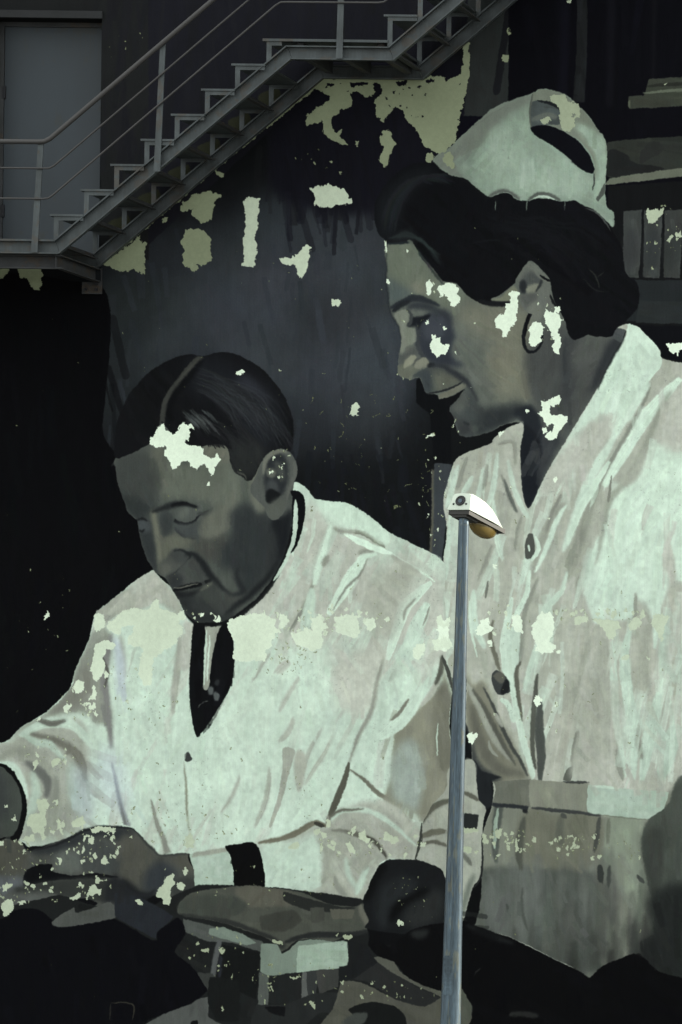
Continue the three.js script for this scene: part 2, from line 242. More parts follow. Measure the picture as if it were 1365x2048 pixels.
// ---- nurse: coat
const nurseCoat = ZE([935, 590, 990, 566, 1060, 580, 1140, 650, 1220, 740, 1232, 790, 1300, 815, 1365, 826, 1700, 900, 2200, 1180]).concat([1700, 1000, 1760, 1700, 1600, 2040, 1300, 2060, 1180, 1958], ZQ([640, 1115, 400, 1000, 195, 930, 230, 820, 235, 560, 245, 420, 300, 250, 300, 120]), ZH([205, 1182, 180, 950, 150, 860, 150, 600, 60, 600, 20, 300, 20, 0]), ZG([45, 850, 28, 740, 25, 680, 40, 600, 70, 500, 105, 438, 140, 415, 285, 360, 310, 325, 380, 270, 440, 248, 477, 255, 457, 400, 466, 600, 495, 716, 522, 702, 600, 530, 720, 330, 800, 200, 905, 25]), ZE([880, 830, 962, 690, 993, 612]));
fill(nurseCoat, W(166), { s: 0.3 });
inside(nurseCoat, () => {
  bristle(rect(880, 640, 1720, 2040), W(166), 700, 1.62, 0.07, 120);
  dryBrush(890, 900, 1700, 1560, 220, 1.75);
  // lit cloth of the far shoulder and front
  fill(ZG([905, 30, 1010, 0, 1180, 0, 1120, 160, 1020, 300, 930, 470, 860, 600, 800, 760, 730, 930, 700, 920, 790, 640, 850, 500, 960, 280, 700, 420, 720, 330, 800, 200]), M(194), { t: 40, dir: 2.1, b: 2, v: 0.05 });
  fill(ZE([990, 612, 1000, 570, 1070, 590, 1230, 780, 1150, 950, 1080, 1011, 800, 1011, 880, 830]), M(197), { t: 40, dir: 2, v: 0.05 });
  fill(ZG([760, 320, 950, 190, 980, 260, 860, 420, 700, 560, 620, 640, 560, 620, 640, 480]), W(176), { b: 6, t: 24, dir: 2.2, v: 0.04 });
  fill(ZG([1240, 350, 1500, 380, 1900, 500, 2000, 1300, 1365, 1130, 880, 1126, 930, 800, 1000, 620, 1090, 560, 1180, 420]), M(196), { b: 4, t: 90, dir: 1.7, v: 0.05, len: 120 });
  fill(ZG([1160, 250, 1320, 40, 1600, 60, 1800, 300, 1400, 400, 1240, 350]), W(176), { b: 8, t: 30, dir: 1.4 });
  stroke(ZG([1360, -10, 1200, 160, 1080, 330, 960, 520, 930, 600]), 30, M(202), { b: 1 });
  stroke(ZG([1190, 40, 1120, 190, 1000, 400, 910, 570, 830, 760, 760, 960]), 9, W(134), { b: 1.5 });
  stroke(ZG([1310, 60, 1240, 170, 1150, 400, 1060, 560, 960, 680, 930, 820, 880, 1050]), 14, W(146), { b: 2.5, a: 0.85 });
  stroke(ZG([1160, 380, 1100, 530, 1040, 560, 990, 560]), 22, W(158), { b: 3 });
  stroke(ZG([970, 540, 960, 640, 950, 690]), 5, W(128), {});
  stroke(ZG([910, 570, 870, 640, 820, 820, 760, 1000, 720, 1126]), 20, W(146), { b: 3 });
  stroke(ZG([700, 700, 620, 800, 560, 960, 520, 1126]), 16, W(152), { b: 3 });
  stroke(ZG([690, 640, 640, 740, 600, 860]), 7, W(138), { b: 2 });
  stroke(ZG([720, 700, 660, 800, 600, 960, 540, 1080]), 11, M(196), { b: 1 });
  stroke(ZG([960, 460, 860, 620, 800, 720, 720, 920]), 16, M(197), { b: 1 });
  fill(ZG([1250, 1126, 1270, 940, 1300, 915, 1330, 1126]), W(172), { b: 2, t: 6 });
  // left breast
  fill(ZG([290, 365, 380, 300, 440, 340, 430, 600, 350, 520, 330, 420]), W(172), { b: 4 });
  for (const q of [[330, 410, 320, 520, 300, 640, 260, 740], [250, 490, 240, 580, 210, 700], [390, 450, 420, 600, 470, 720, 500, 780], [60, 760, 50, 950, 40, 1126], [190, 540, 160, 600, 130, 640], [110, 480, 70, 620, 40, 720], [300, 640, 330, 900, 360, 1010]]) stroke(ZG(q), 11, M(188), { b: 1.4, a: 0.85 });
  for (const q of [[350, 530, 390, 640, 440, 750], [330, 360, 420, 350, 430, 480], [270, 470, 250, 620], [160, 430, 120, 560, 100, 620], [300, 930, 260, 1030, 220, 1126], [470, 760, 440, 860, 430, 960]]) stroke(ZG(q), 8, W(140), { b: 1.8, a: 0.8 });
  stroke(ZG([365, 560, 400, 660, 440, 745]), 7, [92, 96, 92], { b: 1.5, a: 0.8 });
  fill(ZG([500, 870, 530, 868, 540, 960, 520, 1002, 488, 1000, 485, 930]), [84, 86, 82], { s: 0.4 }); stroke(ZG([505, 930, 512, 965]), 4, M(190));
  stroke(ZG([545, 880, 560, 950, 520, 1020]), 9, M(196));
  // lower front (belt up)
  fill(ZH([870, -20, 1250, -20, 1230, 260, 1180, 250, 1120, 170, 1090, 260, 960, 280, 860, 260]), M(194), { b: 3, t: 40, dir: 1.6, v: 0.04 });
  stroke(ZH([1110, 130, 1105, 250, 1100, 300]), 8, W(150), { b: 1.5 });
  stroke(ZH([1250, 0, 1230, 200, 1220, 320, 1215, 440]), 14, M(190), { b: 1 });
  stroke(ZH([510, 0, 490, 140, 440, 250, 420, 340]), 12, M(196)); stroke(ZH([410, 150, 390, 260, 360, 420, 365, 560]), 14, M(192));
  fill(ZH([400, 330, 470, 340, 470, 470, 435, 570, 440, 700, 480, 900, 540, 1130, 535, 1175, 515, 1165, 470, 1010, 430, 860, 400, 690, 360, 580, 355, 450]), M(192), { s: 0.5, t: 18, dir: 1.4, v: 0.04 });
  stroke(ZH([720, 10, 690, 120, 620, 200, 600, 330, 545, 460, 500, 590, 480, 680]), 14, M(186), { b: 1.4 });
  stroke(ZH([560, 40, 520, 140, 480, 260, 470, 400, 455, 540]), 9, W(140), { b: 2 });
  stroke(ZH([790, 30, 780, 120]), 9, W(148), { b: 1.5 });
  stroke(ZH([460, 515, 436, 575, 445, 700, 470, 850]), 8, [96, 96, 88], { b: 1 });
  stroke(ZH([305, 280, 290, 380, 320, 500, 345, 570]), 9, [110, 110, 100], { b: 1.2 });
  stroke(ZH([275, 60, 262, 160]), 5, W(118)); stroke(ZH([195, 110, 200, 300, 260, 440]), 16, M(186), { b: 1.5 });
  stroke(ZH([170, 170, 180, 330, 215, 490]), 6, M(196));
  stroke(ZH([555, 585, 545, 680, 535, 800, 525, 1000, 545, 1120]), 10, [88, 90, 84], { b: 1 });
  stroke(ZH([570, 740, 565, 900, 575, 1050, 570, 1182]), 18, [82, 85, 82], { b: 1 });
  stroke(ZH([835, 350, 790, 620, 775, 850]), 18, W(152), { b: 4 });
  stroke(ZH([780, 905, 765, 1000, 750, 1100]), 11, [112, 114, 106], { b: 1.2 }); fill(ZH([700, 1182, 720, 1120, 755, 1100, 745, 1182]), [96, 98, 92], { s: 0.3 });
  fill(ZH([780, 900, 840, 500, 960, 400, 990, 600, 1000, 1180, 760, 1182]), W(163), { b: 6, t: 30 });
  stroke(ZH([970, 400, 985, 600, 1000, 860, 1050, 1170]), 16, M(184), { b: 1 });
  stroke(ZH([1075, 340, 1045, 480, 1060, 680, 1100, 900, 1095, 1182]), 22, M(180), { b: 1 });
  stroke(ZH([1240, 690, 1200, 850, 1170, 1020, 1140, 1182]), 26, M(180), { b: 1 });
  stroke(ZH([1350, 870, 1300, 980, 1250, 1182]), 34, M(170), { b: 1.5 });
  stroke(ZH([1130, 860, 1120, 960, 1140, 1060]), 12, W(140), { b: 2 }); stroke(ZH([990, 960, 1010, 1080, 1040, 1182]), 13, W(138), { b: 2 });
  stroke(ZH([1150, 180, 1180, 320, 1150, 450, 1180, 700]), 16, W(155), { b: 4 });
  stroke(ZH([1290, 240, 1260, 400, 1280, 600]), 18, M(172), { b: 4, a: 0.7 });
  fill(ZH([300, 590, 320, 565, 355, 580, 385, 610, 398, 660, 398, 688, 345, 702, 320, 690, 300, 630]), [66, 69, 69], { s: 0.5 }); fill(ZH([310, 590, 350, 575, 375, 610, 350, 640, 315, 610]), [94, 94, 88], { b: 1 }); fill(ZH([360, 650, 390, 620, 395, 680, 350, 698]), [36, 38, 40], { b: 1 });
  stroke(ZH([345, 725, 390, 760, 420, 860]), 12, M(184));
  // shaded left of the waist
  fill(ZH([150, 600, 190, 650, 260, 640, 330, 820, 420, 980, 500, 1150, 520, 1182, 200, 1182, 180, 950, 150, 860]), [122, 122, 110], { b: 5 });
  stroke(ZH([160, 640, 220, 760, 320, 960, 420, 1080]), 15, W(152), { b: 1.5 });
  stroke(ZH([190, 670, 270, 800, 350, 960, 430, 1100]), 10, [92, 93, 86], { b: 1.5 });
  stroke(ZH([250, 660, 320, 800, 380, 940, 460, 1080, 500, 1160]), 7, [74, 76, 74], { b: 1 });
  stroke(ZH([180, 760, 240, 980, 330, 1110, 480, 1150]), 22, [104, 104, 96], { b: 3 });
  fill(ZH([190, 950, 230, 1080, 300, 1140, 350, 1182, 205, 1182]), [72, 75, 74], { b: 3 });
  stroke(ZH([280, 960, 300, 1020, 330, 1050]), 6, W(146)); stroke(ZH([320, 810, 360, 880]), 9, W(150), { b: 1 });
  dryBrush(1180, 760, 1660, 1500, 90, 1.7);
  // skirt, its greys darkened to paint in the lens's corner falloff
  fill(ZQ([240, 320, 310, 250, 480, 262, 910, 312, 1180, 330, 1290, 180, 1500, 60, 2200, 60, 2300, 1500, 900, 1500, 200, 940]), [122, 125, 115], { s: 0.2, b: 3 });
  bristle(rect(960, 1640, 1400, 2000), [118, 121, 112], 320, 1.6, 0.09, 120);
  fill(ZQ([470, 300, 660, 300, 900, 320, 880, 560, 700, 640, 470, 600]), [112, 113, 102], { b: 5, t: 30 });
  fill(ZQ([230, 620, 430, 600, 700, 620, 880, 640, 920, 940, 900, 1200, 640, 1115, 400, 1000, 200, 925]), [86, 90, 85], { s: 0.2, b: 4, t: 120, v: 0.14 });
  fill(ZQ([300, 820, 420, 780, 560, 820, 620, 960, 560, 1060, 400, 1000]), [92, 97, 93], { b: 8, t: 20 });
  fill(ZQ([960, 320, 1150, 340, 1140, 560, 1190, 760, 1215, 880, 1190, 950, 1100, 910, 1060, 760, 960, 720, 930, 560]), [132, 139, 126], { s: 0.3, b: 4, t: 30 });
  for (let k = 0; k < 460; k++) {         // loose vertical skirt strokes, lens corner darkening painted in toward the lower right
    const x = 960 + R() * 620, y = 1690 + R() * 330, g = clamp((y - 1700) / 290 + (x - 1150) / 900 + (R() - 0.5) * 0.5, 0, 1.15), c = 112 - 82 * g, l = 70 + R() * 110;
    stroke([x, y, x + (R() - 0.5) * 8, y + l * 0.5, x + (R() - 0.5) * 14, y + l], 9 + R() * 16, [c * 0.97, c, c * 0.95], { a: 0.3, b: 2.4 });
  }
  fill(ZQ([1180, 330, 1290, 250, 1365, 90, 1800, 60, 2100, 1500, 1250, 1500, 1240, 1000, 1160, 620, 1140, 440]), [72, 77, 72], { s: 0.3, b: 1.5, a: 0.85, t: 90, v: 0.12 });
  fill(ZQ([1160, 420, 1250, 380, 1260, 560, 1220, 800, 1180, 700, 1145, 500]), [66, 69, 65], { b: 8, t: 16 });
  fill(ZQ([1200, 760, 1500, 700, 2000, 800, 2000, 1500, 1180, 1500, 1120, 1100, 1200, 960]), [40, 43, 42], { b: 9, t: 120, v: 0.25 });
  fill(ZQ([310, 262, 360, 266, 345, 400, 330, 580, 300, 540, 302, 380]), [84, 88, 84], { s: 0.3, b: 1.4 }); stroke(ZQ([330, 270, 318, 400, 315, 500]), 8, M(146));
  stroke(ZQ([480, 320, 460, 420, 450, 520, 465, 620]), 16, [84, 86, 80], { b: 2 }); stroke(ZQ([690, 310, 680, 420, 690, 480]), 18, [98, 100, 92], { b: 2.5 });
  stroke(ZQ([905, 318, 890, 430, 870, 520]), 9, [78, 80, 76], { b: 1.2 }); stroke(ZQ([955, 330, 950, 470]), 8, [108, 112, 102], { b: 1 });
  stroke(ZQ([905, 590, 912, 690]), 13, [60, 63, 61], { b: 1 }); stroke(ZQ([960, 590, 955, 720]), 8, [74, 77, 74], { b: 1 });
  stroke(ZQ([470, 720, 470, 860, 500, 960]), 6, [80, 83, 79], { b: 1.4 }); stroke(ZQ([370, 780, 400, 880]), 5, [76, 79, 76], { b: 1.4 });
  stroke(ZQ([480, 270, 490, 296]), 9, [40, 42, 44]); stroke(ZQ([685, 305, 715, 325]), 9, [80, 82, 78]);
  stroke(ZQ([1110, 650, 1155, 690]), 8, [72, 75, 72]);
  // belt
  fill(ZQ([300, 125, 500, 108, 520, 112, 520, 265, 300, 248]), [108, 110, 102], { s: 0.1, t: 14, dir: 1.5 });
  fill(ZQ([512, 112, 700, 122, 845, 135, 845, 300, 515, 265]), [130, 132, 121], { s: 0.1, t: 26, dir: 1.55, v: 0.05 });
  fill(ZQ([838, 140, 1000, 160, 1290, 180, 1270, 270, 1180, 330, 1000, 318, 838, 296]), M(163), { s: 0.1, t: 20, dir: 0.1, v: 0.05 });
  stroke(ZQ([300, 250, 400, 258, 500, 268]), 7, [48, 51, 54], { p: 'none', b: 0.8 }); stroke(ZQ([520, 270, 700, 288, 910, 312]), 7, [66, 68, 68], { b: 0.8 });
  stroke(ZQ([700, 122, 845, 128]), 5, [74, 76, 74]); stroke(ZQ([860, 145, 1000, 160]), 6, M(180)); stroke(ZQ([910, 312, 1060, 326, 1180, 336]), 3, [118, 124, 112]);
});
stroke(ZE([800, 1011, 880, 830, 962, 690, 992, 615]), 5, [40, 42, 45], { b: 1, a: 0.8 });
fill(ZE([930, 592, 985, 605, 960, 688, 880, 650, 905, 600]), [80, 83, 84], { s: 0.2, t: 8, dir: 0.5 });
// dark gap between arm and body
fill(ZH([150, 872, 175, 930, 200, 1182]).concat(ZQ([200, 0, 240, 60, 350, 95, 300, 122, 300, 250, 262, 276, 225, 225, 215, 150, 195, 30])), [38, 41, 44], { s: 0.3, b: 1 });
fill(ZQ([240, 640, 232, 820, 200, 930, 130, 915, 190, 720]), [13, 14, 16], { s: 0.2 });

// ---- nurse: hair
const hair = ZF([28, 720, 28, 640, 50, 580, 110, 500, 190, 437, 300, 413, 340, 430, 400, 480, 490, 515, 600, 600, 700, 560, 900, 580, 1090, 630, 1190, 705, 1232, 760]).concat(ZE([965, 60, 975, 140, 1000, 235, 1070, 300, 1075, 420, 1020, 520, 930, 590, 890, 650, 800, 650, 740, 640, 690, 660, 640, 672, 602, 625, 580, 545, 540, 470, 500, 390, 480, 280, 440, 215, 350, 140, 300, 190, 250, 262]), ZC([1310, 590, 1180, 690, 1112, 725, 1220, 765, 1100, 775, 1000, 748, 900, 692, 840, 622, 780, 570, 690, 562, 640, 530, 590, 450, 510, 385, 465, 315, 420, 240, 385, 182, 345, 185, 340, 212, 190, 215, 160, 190, 95, 130, 55, 40]));
fill(hair, [17, 18, 22], { s: 0.5 });
inside(hair, () => {
  bristle(rect(740, 320, 1290, 690), [17, 18, 21], 160, 0.7, 0.4, 100);
  fill(ZF([40, 640, 120, 510, 260, 440, 330, 470, 200, 600, 130, 780, 60, 800]), [29, 32, 36], { b: 9 });
  for (let k = 0; k < 26; k++) { const a = R() * 130, b = R() * 60; stroke(ZF([60 + a * 0.6, 770 - b, 90 + a * 0.8, 620 - a * 0.3, 190 + a, 510 - a * 0.2, 310 + a, 470 + b]), 3 + R() * 4, [30 + R() * 12, 34 + R() * 12, 38 + R() * 12], { a: 0.45 }); }
  for (let k = 0; k < 16; k++) { const a = R() * 90; stroke(ZC([250 - a, 150 + a * 0.2, 340 + a * 0.4, 110 + R() * 40, 480 + a, 180 + a, 620 + a * 0.5, 300 + R() * 120]), 3, [50, 56, 58], { a: 0.35, b: 1 }); }
  for (let k = 0; k < 30; k++) { const a = R() * 320, b = R() * 200; stroke(ZF([500 + a, 640 + b, 640 + a, 700 + b * 0.6, 760 + a, 690 + b, 860 + a, 760 + b]), 3, [25, 26, 30], { a: 0.5 }); }
  stroke(ZE([735, 190, 790, 250, 810, 320]), 3, [44, 46, 44]); stroke(ZE([800, 250, 840, 215]), 2.4, [44, 46, 44]); stroke(ZE([700, 260, 780, 330, 870, 350]), 2.4, [34, 36, 36]);
});
fill(ZC([180, 205, 340, 195, 340, 212, 190, 222]), [40, 46, 50], { b: 1 });
fill(ZC([200, 175, 330, 90, 400, 130, 420, 230, 370, 180, 250, 190]), [46, 51, 53], { b: 4, a: 0.8 });
for (let k = 0; k < 14; k++) stroke(ZC([430 + k * 14, 250 + k * 20, 470 + k * 15, 320 + k * 20, 520 + k * 13, 370 + k * 16]), 3.5, [52 + R() * 20, 56 + R() * 18, 56 + R() * 16], { a: 0.6, b: 0.8 });
// ear, lock of hair and hoop earring
const ear = ZE([315, 165, 360, 185, 425, 235, 475, 300, 478, 355, 455, 440, 425, 520, 370, 540, 325, 490, 285, 425, 268, 340, 280, 250]);
fill(ear, [104, 107, 102], { s: 0.6, t: 14, dir: 1.9 });
inside(ear, () => { fill(ZE([310, 240, 350, 215, 400, 235, 420, 290, 330, 310, 300, 280]), [82, 85, 84], { b: 3 }); fill(ZE([275, 290, 315, 275, 325, 340, 285, 355]), [46, 49, 52], { b: 2 }); fill(ZE([330, 310, 410, 300, 385, 350, 330, 360]), [128, 130, 118], { b: 1.5 }); fill(ZE([290, 380, 380, 360, 370, 430, 320, 450]), [88, 90, 88], { b: 3 }); stroke(ZE([420, 240, 415, 300, 380, 350]), 5, [52, 55, 57], { b: 1 }); fill(ZE([330, 460, 380, 420, 430, 470, 400, 540, 340, 530]), [112, 115, 108], { b: 3 }); });
for (const q of [[320, 170, 370, 200, 420, 260, 478, 290], [330, 150, 400, 200, 470, 262], [260, 270, 310, 190, 350, 155]]) stroke(ZE(q), 5, [110, 113, 106], { a: 0.8, b: 0.8 });
stroke(ZE([410, 235, 445, 262, 480, 280]), 5, [22, 23, 26]); stroke(ZE([480, 370, 500, 420, 540, 470]), 5, [30, 32, 34]);
fill(ZE([85, 405, 150, 385, 230, 310, 262, 350, 215, 415, 170, 425, 110, 425]), [118, 121, 107], { s: 0.3, b: 1 });
stroke(ZE([0, 405, 80, 430, 160, 432, 215, 420]), 10, [28, 30, 33], { b: 1.4 });
stroke(ZE([345, 500, 318, 570, 300, 650, 308, 720, 340, 755, 385, 745, 418, 700, 430, 640, 425, 590]), 8, [26, 28, 32], { p: 'end' }); stroke(ZE([345, 500, 320, 560, 310, 640]), 6, [18, 19, 22]);

// ---- nurse: cap
const cap = ZF([322, 402, 350, 375, 385, 352, 415, 335, 560, 198, 670, 122, 830, 65, 850, 48, 900, 44, 960, 60, 1012, 85, 1062, 130, 1112, 182, 1152, 240, 1197, 310, 1202, 420, 1196, 520, 1196, 580, 1206, 640, 1238, 676, 1233, 742, 1190, 702, 1130, 652, 1082, 634, 1040, 608, 990, 612, 960, 612, 910, 602, 850, 598, 798, 612, 745, 602, 720, 580, 690, 570, 650, 578, 605, 590, 560, 558, 490, 500, 400, 472, 330, 420]);
fill(cap, M(136), { s: 0.35 });
inside(cap, () => {
  bristle(rect(860, 180, 1240, 460), M(136), 260, 0.6, 0.06, 70);
  fill(ZF([322, 402, 415, 335, 560, 200, 680, 120, 820, 70, 820, 110, 700, 180, 560, 330, 440, 430, 560, 560, 400, 472]), [118, 124, 116], { b: 6, t: 40, dir: 2.4 });
  fill(ZF([600, 300, 740, 200, 815, 150, 820, 250, 900, 300, 1050, 440, 1120, 480, 1080, 560, 900, 580, 640, 540]), M(150), { b: 9, t: 50, dir: 0.8, v: 0.04 });
  fill(ZF([760, 410, 840, 400, 830, 480, 780, 520]), M(160), { b: 5 });
  fill(ZF([830, 66, 812, 150, 818, 240, 900, 226, 990, 260, 1070, 312, 1120, 372, 1142, 430, 1138, 480, 1150, 600, 1196, 520, 1202, 420, 1197, 310, 1152, 240, 1062, 130, 960, 60, 850, 46]), [122, 128, 117], { s: 0.4, t: 30, dir: 0.9 });
  fill(ZF([1040, 230, 1120, 330, 1150, 430, 1140, 600, 1195, 540, 1200, 330, 1150, 260]), M(150), { b: 4, t: 16, dir: 1.2 });
  fill(ZF([826, 112, 880, 105, 965, 150, 968, 222, 900, 224, 822, 236, 818, 170]), [84, 90, 90], { s: 0.3, t: 16, dir: 0.4, v: 0.14 });
  stroke(ZF([850, 105, 920, 120, 975, 152]), 6, [36, 39, 42]); stroke(ZF([825, 200, 900, 180, 950, 190]), 12, [106, 111, 106], { b: 2 });
  fill(ZF([818, 238, 900, 228, 990, 262, 1070, 320, 1116, 382, 1139, 440, 1128, 474, 1060, 442, 1005, 388, 940, 340, 860, 292, 832, 272]), [14, 15, 22], { s: 0.4 });
  stroke(ZF([830, 70, 814, 150, 818, 240]), 4, [96, 100, 94]); stroke(ZF([1138, 470, 1138, 520, 1130, 556]), 3, [62, 66, 64]);
  fill(ZF([1150, 600, 1195, 520, 1196, 570, 1160, 612]), [84, 88, 84], { s: 0.2 });
  stroke(ZF([605, 588, 660, 562, 720, 572, 760, 600]), 8, [96, 100, 96], { b: 1.4 }); stroke(ZF([800, 608, 860, 575, 930, 590, 970, 612]), 8, [90, 94, 90], { b: 1 }); stroke(ZF([830, 600, 880, 588, 940, 604]), 5, M(172));
});
for (let k = 0; k < 12; k++) stroke(ZF([1090 + k * 6, 648 + k * 2, 1140 + k * 5, 660 + k * 5, 1180 + k * 4, 700 + k * 6]), 2.2, [76, 80, 78], { a: 0.6 });
for (const x of [640, 798, 990]) stroke(ZF([x, 612, x, 630, x - 2, 660]), 2, M(150), { a: 0.7 });

// ---- doctor: coat
const docCoat = ZI([-700, 980, -300, 930, 0, 872, 60, 846, 140, 772, 270, 692, 400, 562, 430, 462, 510, 282, 545, 142, 590, 96, 710, 0]).concat(ZB([120, 660, 300, 545, 340, 592, 440, 682, 482, 760, 520, 842, 588, 912, 800, 905, 900, 842, 1040, 722, 1150, 565, 1220, 405, 1250, 250, 1262, 100]), ZJ([412, 22, 450, 16, 500, 48, 550, 108, 640, 120, 722, 130, 822, 180, 902, 240, 972, 300, 1082, 352, 1200, 410, 1282, 472, 1285, 600, 1278, 760, 1300, 1024]), ZK([1330, 200, 1310, 420, 1330, 620, 1300, 860, 1180, 1024]), ZN([1150, 160, 1120, 342, 960, 340, 890, 420, 830, 562, 790, 600, 620, 582, 420, 512, 260, 496, 80, 500]), ZL([1340, 832, 1115, 862, 1080, 650, 920, 660, 860, 606, 760, 502, 640, 492, 520, 502, 400, 562, 200, 606, 110, 572, -50, 560, -900, 500]));
fill(docCoat, M(190), { s: 0.3 });
inside(docCoat, () => {
  bristle(rect(0, 960, 900, 1820), M(192), 500, 1.8, 0.04, 110);
  dryBrush(150, 1000, 880, 1700, 150, 1.95);
  // shoulders in warm grey
  fill(ZJ([-200, 560, 100, 700, 300, 560, 420, 420, 480, 200, 540, 130, 640, 250, 780, 300, 950, 400, 1190, 540, 1260, 480, 1290, 760, 1300, 1024, 600, 1024, 200, 780, 0, 800]), W(178), { b: 10 });
  bristle(rect(560, 1020, 890, 1300), W(177), 120, 1.9, 0.05, 90); dryBrush(560, 1020, 880, 1300, 60, 2.0);
  fill(ZI([545, 142, 590, 96, 710, 0, 900, -20, 980, 0, 1060, 140, 1000, 130, 880, 60, 800, 110, 660, 150, 600, 210]), W(158), { b: 4, t: 30, dir: 2.4, v: 0.1 });
  fill(ZB([300, 545, 400, 660, 480, 780, 330, 740, 250, 800, 120, 800, 0, 850, 60, 760]), W(170), { b: 4, t: 16, dir: 2.4 });
  fill(ZI([545, 230, 610, 220, 640, 300, 620, 420, 600, 560, 640, 720, 560, 760, 470, 700, 300, 720, 150, 800, 60, 846, 140, 772, 270, 692, 400, 562, 430, 462, 510, 282]), W(140), { b: 4, t: 60, dir: 2.1, v: 0.09 });
  fill(ZI([400, 562, 450, 480, 520, 420, 520, 520, 470, 640, 360, 690, 290, 700]), [118, 118, 110], { b: 7, a: 0.8 });
  stroke(ZI([640, 250, 610, 400, 600, 520, 625, 760, 640, 900]), 16, [126, 126, 124], { b: 2.5 }); stroke(ZI([590, 380, 620, 470, 600, 560]), 6, [92, 92, 88], { b: 1 });
  stroke(ZI([690, 260, 700, 380, 710, 500]), 14, W(150), { b: 3 }); stroke(ZI([1030, 260, 1020, 400, 1000, 560, 985, 700]), 14, W(158), { b: 2 });
  stroke(ZI([660, 270, 690, 420, 680, 600]), 20, [176, 186, 190], { b: 4 });
  fill(ZI([1050, 190, 1110, 180, 1098, 330, 1090, 430, 1030, 440, 1040, 300]), W(176), { b: 4, t: 12 });
  // sleeve at left
  fill(ZI([-300, 900, 0, 880, 160, 800, 350, 740, 480, 760, 500, 900, 520, 1024, 480, 1200, 480, 1300, 100, 1420, -400, 1400]), W(157), { b: 5 });
  bristle(rect(-200, 1480, 180, 1690), W(156), 120, 0.6, 0.08, 70);
  stroke(ZI([120, 830, 260, 760, 420, 770, 540, 900]), 20, M(184), { b: 2 }); stroke(ZI([180, 820, 300, 850, 400, 900, 470, 1000, 490, 1090]), 16, [112, 112, 104], { b: 2.5 });
  stroke(ZI([210, 735, 300, 760, 380, 740]), 10, [104, 104, 98], { b: 2 }); stroke(ZI([130, 820, 220, 870, 290, 880, 380, 970]), 14, M(172), { b: 2 });
  stroke(ZI([0, 960, 100, 910, 210, 950, 300, 1024]), 18, W(146), { b: 3 }); stroke(ZI([0, 985, 70, 1000, 130, 1080, 160, 1180]), 16, M(182), { b: 1.5 });
  stroke(ZL([150, 120, 230, 180, 280, 250, 270, 330]), 20, [108, 110, 106], { b: 2.5 }); stroke(ZL([190, 180, 210, 300, 180, 420, 140, 520]), 20, M(170), { b: 3 });
  stroke(ZL([330, 200, 320, 330, 280, 430, 260, 540]), 20, W(136), { b: 3 }); stroke(ZL([380, 80, 430, 60, 480, 130, 490, 190]), 12, [118, 118, 110], { b: 1.8 });
  stroke(ZL([340, 370, 310, 430, 330, 400]), 7, W(124), { b: 2 }); fill(ZL([260, 400, 470, 300, 490, 480, 400, 560, 200, 600, 120, 570, 160, 440]), W(146), { b: 9, a: 0.8 });
  stroke(ZL([410, 130, 430, 300, 480, 420]), 22, M(168), { b: 5, a: 0.8 });
  // front folds
  stroke(ZL([640, 130, 665, 230, 690, 360, 735, 495]), 13, [132, 136, 136], { b: 2, p: 'start' }); stroke(ZL([655, 200, 685, 340, 720, 480]), 6, [104, 106, 104], { p: 'start', b: 1 });
  stroke(ZL([865, 340, 890, 450, 930, 560, 960, 645]), 14, [136, 138, 130], { b: 2, p: 'start' }); stroke(ZL([1050, 120, 1065, 260, 1070, 400, 1085, 520]), 5, [132, 134, 122], { b: 1.2 });
  stroke(ZL([440, 150, 480, 300, 500, 470]), 40, [166, 178, 184], { b: 10, a: 0.6 }); stroke(ZL([620, 40, 640, 200, 690, 420]), 60, [180, 190, 200], { b: 14, a: 0.5 });
  fill(ZL([1055, 80, 1075, 66, 1090, 90, 1100, 108, 1075, 128, 1058, 118]), [66, 68, 68], { s: 0.4 });
  // right chest
  stroke(ZJ([420, 850, 470, 740, 520, 640, 540, 560]), 8, W(146), { b: 1.8 }); stroke(ZJ([400, 870, 450, 780, 510, 700]), 5, W(134), { b: 1 });
  stroke(ZJ([530, 620, 510, 760, 480, 860]), 24, M(186), { b: 2 });
  stroke(ZJ([840, 430, 770, 520, 700, 640, 620, 770]), 26, M(206), { b: 0.6 }); stroke(ZJ([850, 440, 800, 540, 720, 620, 640, 760]), 5, W(140), { b: 1 });
  stroke(ZJ([900, 420, 830, 430, 770, 490]), 14, M(204), { b: 1 }); stroke(ZJ([790, 420, 840, 400, 880, 405]), 10, W(148), { b: 2 });
  stroke(ZJ([710, 300, 800, 350, 880, 385, 985, 420]), 14, M(212)); stroke(ZJ([745, 288, 820, 305, 900, 350, 945, 385]), 10, [116, 116, 106], { b: 0.8 });
  stroke(ZJ([650, 270, 700, 290, 780, 290]), 9, W(150), { b: 2 }); stroke(ZJ([985, 420, 1060, 470, 1150, 520, 1230, 580]), 5, M(206));
  stroke(ZJ([980, 430, 1050, 480, 1140, 530]), 9, W(156), { b: 2 });
  stroke(ZJ([640, 250, 600, 400, 560, 520, 540, 600]), 14, M(204), { b: 2 }); stroke(ZJ([620, 430, 590, 490]), 11, W(146), { b: 2 });
  stroke(ZJ([430, 100, 445, 200, 430, 320, 420, 430]), 12, M(200), { b: 1 });
  fill(ZJ([550, 110, 640, 122, 722, 132, 900, 240, 960, 300, 940, 370, 800, 290, 650, 250, 600, 200]), M(202), { b: 4, t: 24, dir: 0.6, v: 0.03 });
  stroke(ZJ([1210, 580, 1120, 660, 1060, 720, 1010, 860, 960, 1024]), 24, M(196)); stroke(ZJ([1120, 670, 1060, 740, 1050, 800]), 6, W(136), { b: 1 });
  stroke(ZJ([1190, 700, 1140, 800, 1080, 940, 1010, 1024]), 30, M(186), { b: 1 }); stroke(ZJ([1200, 720, 1160, 830]), 4, W(146));
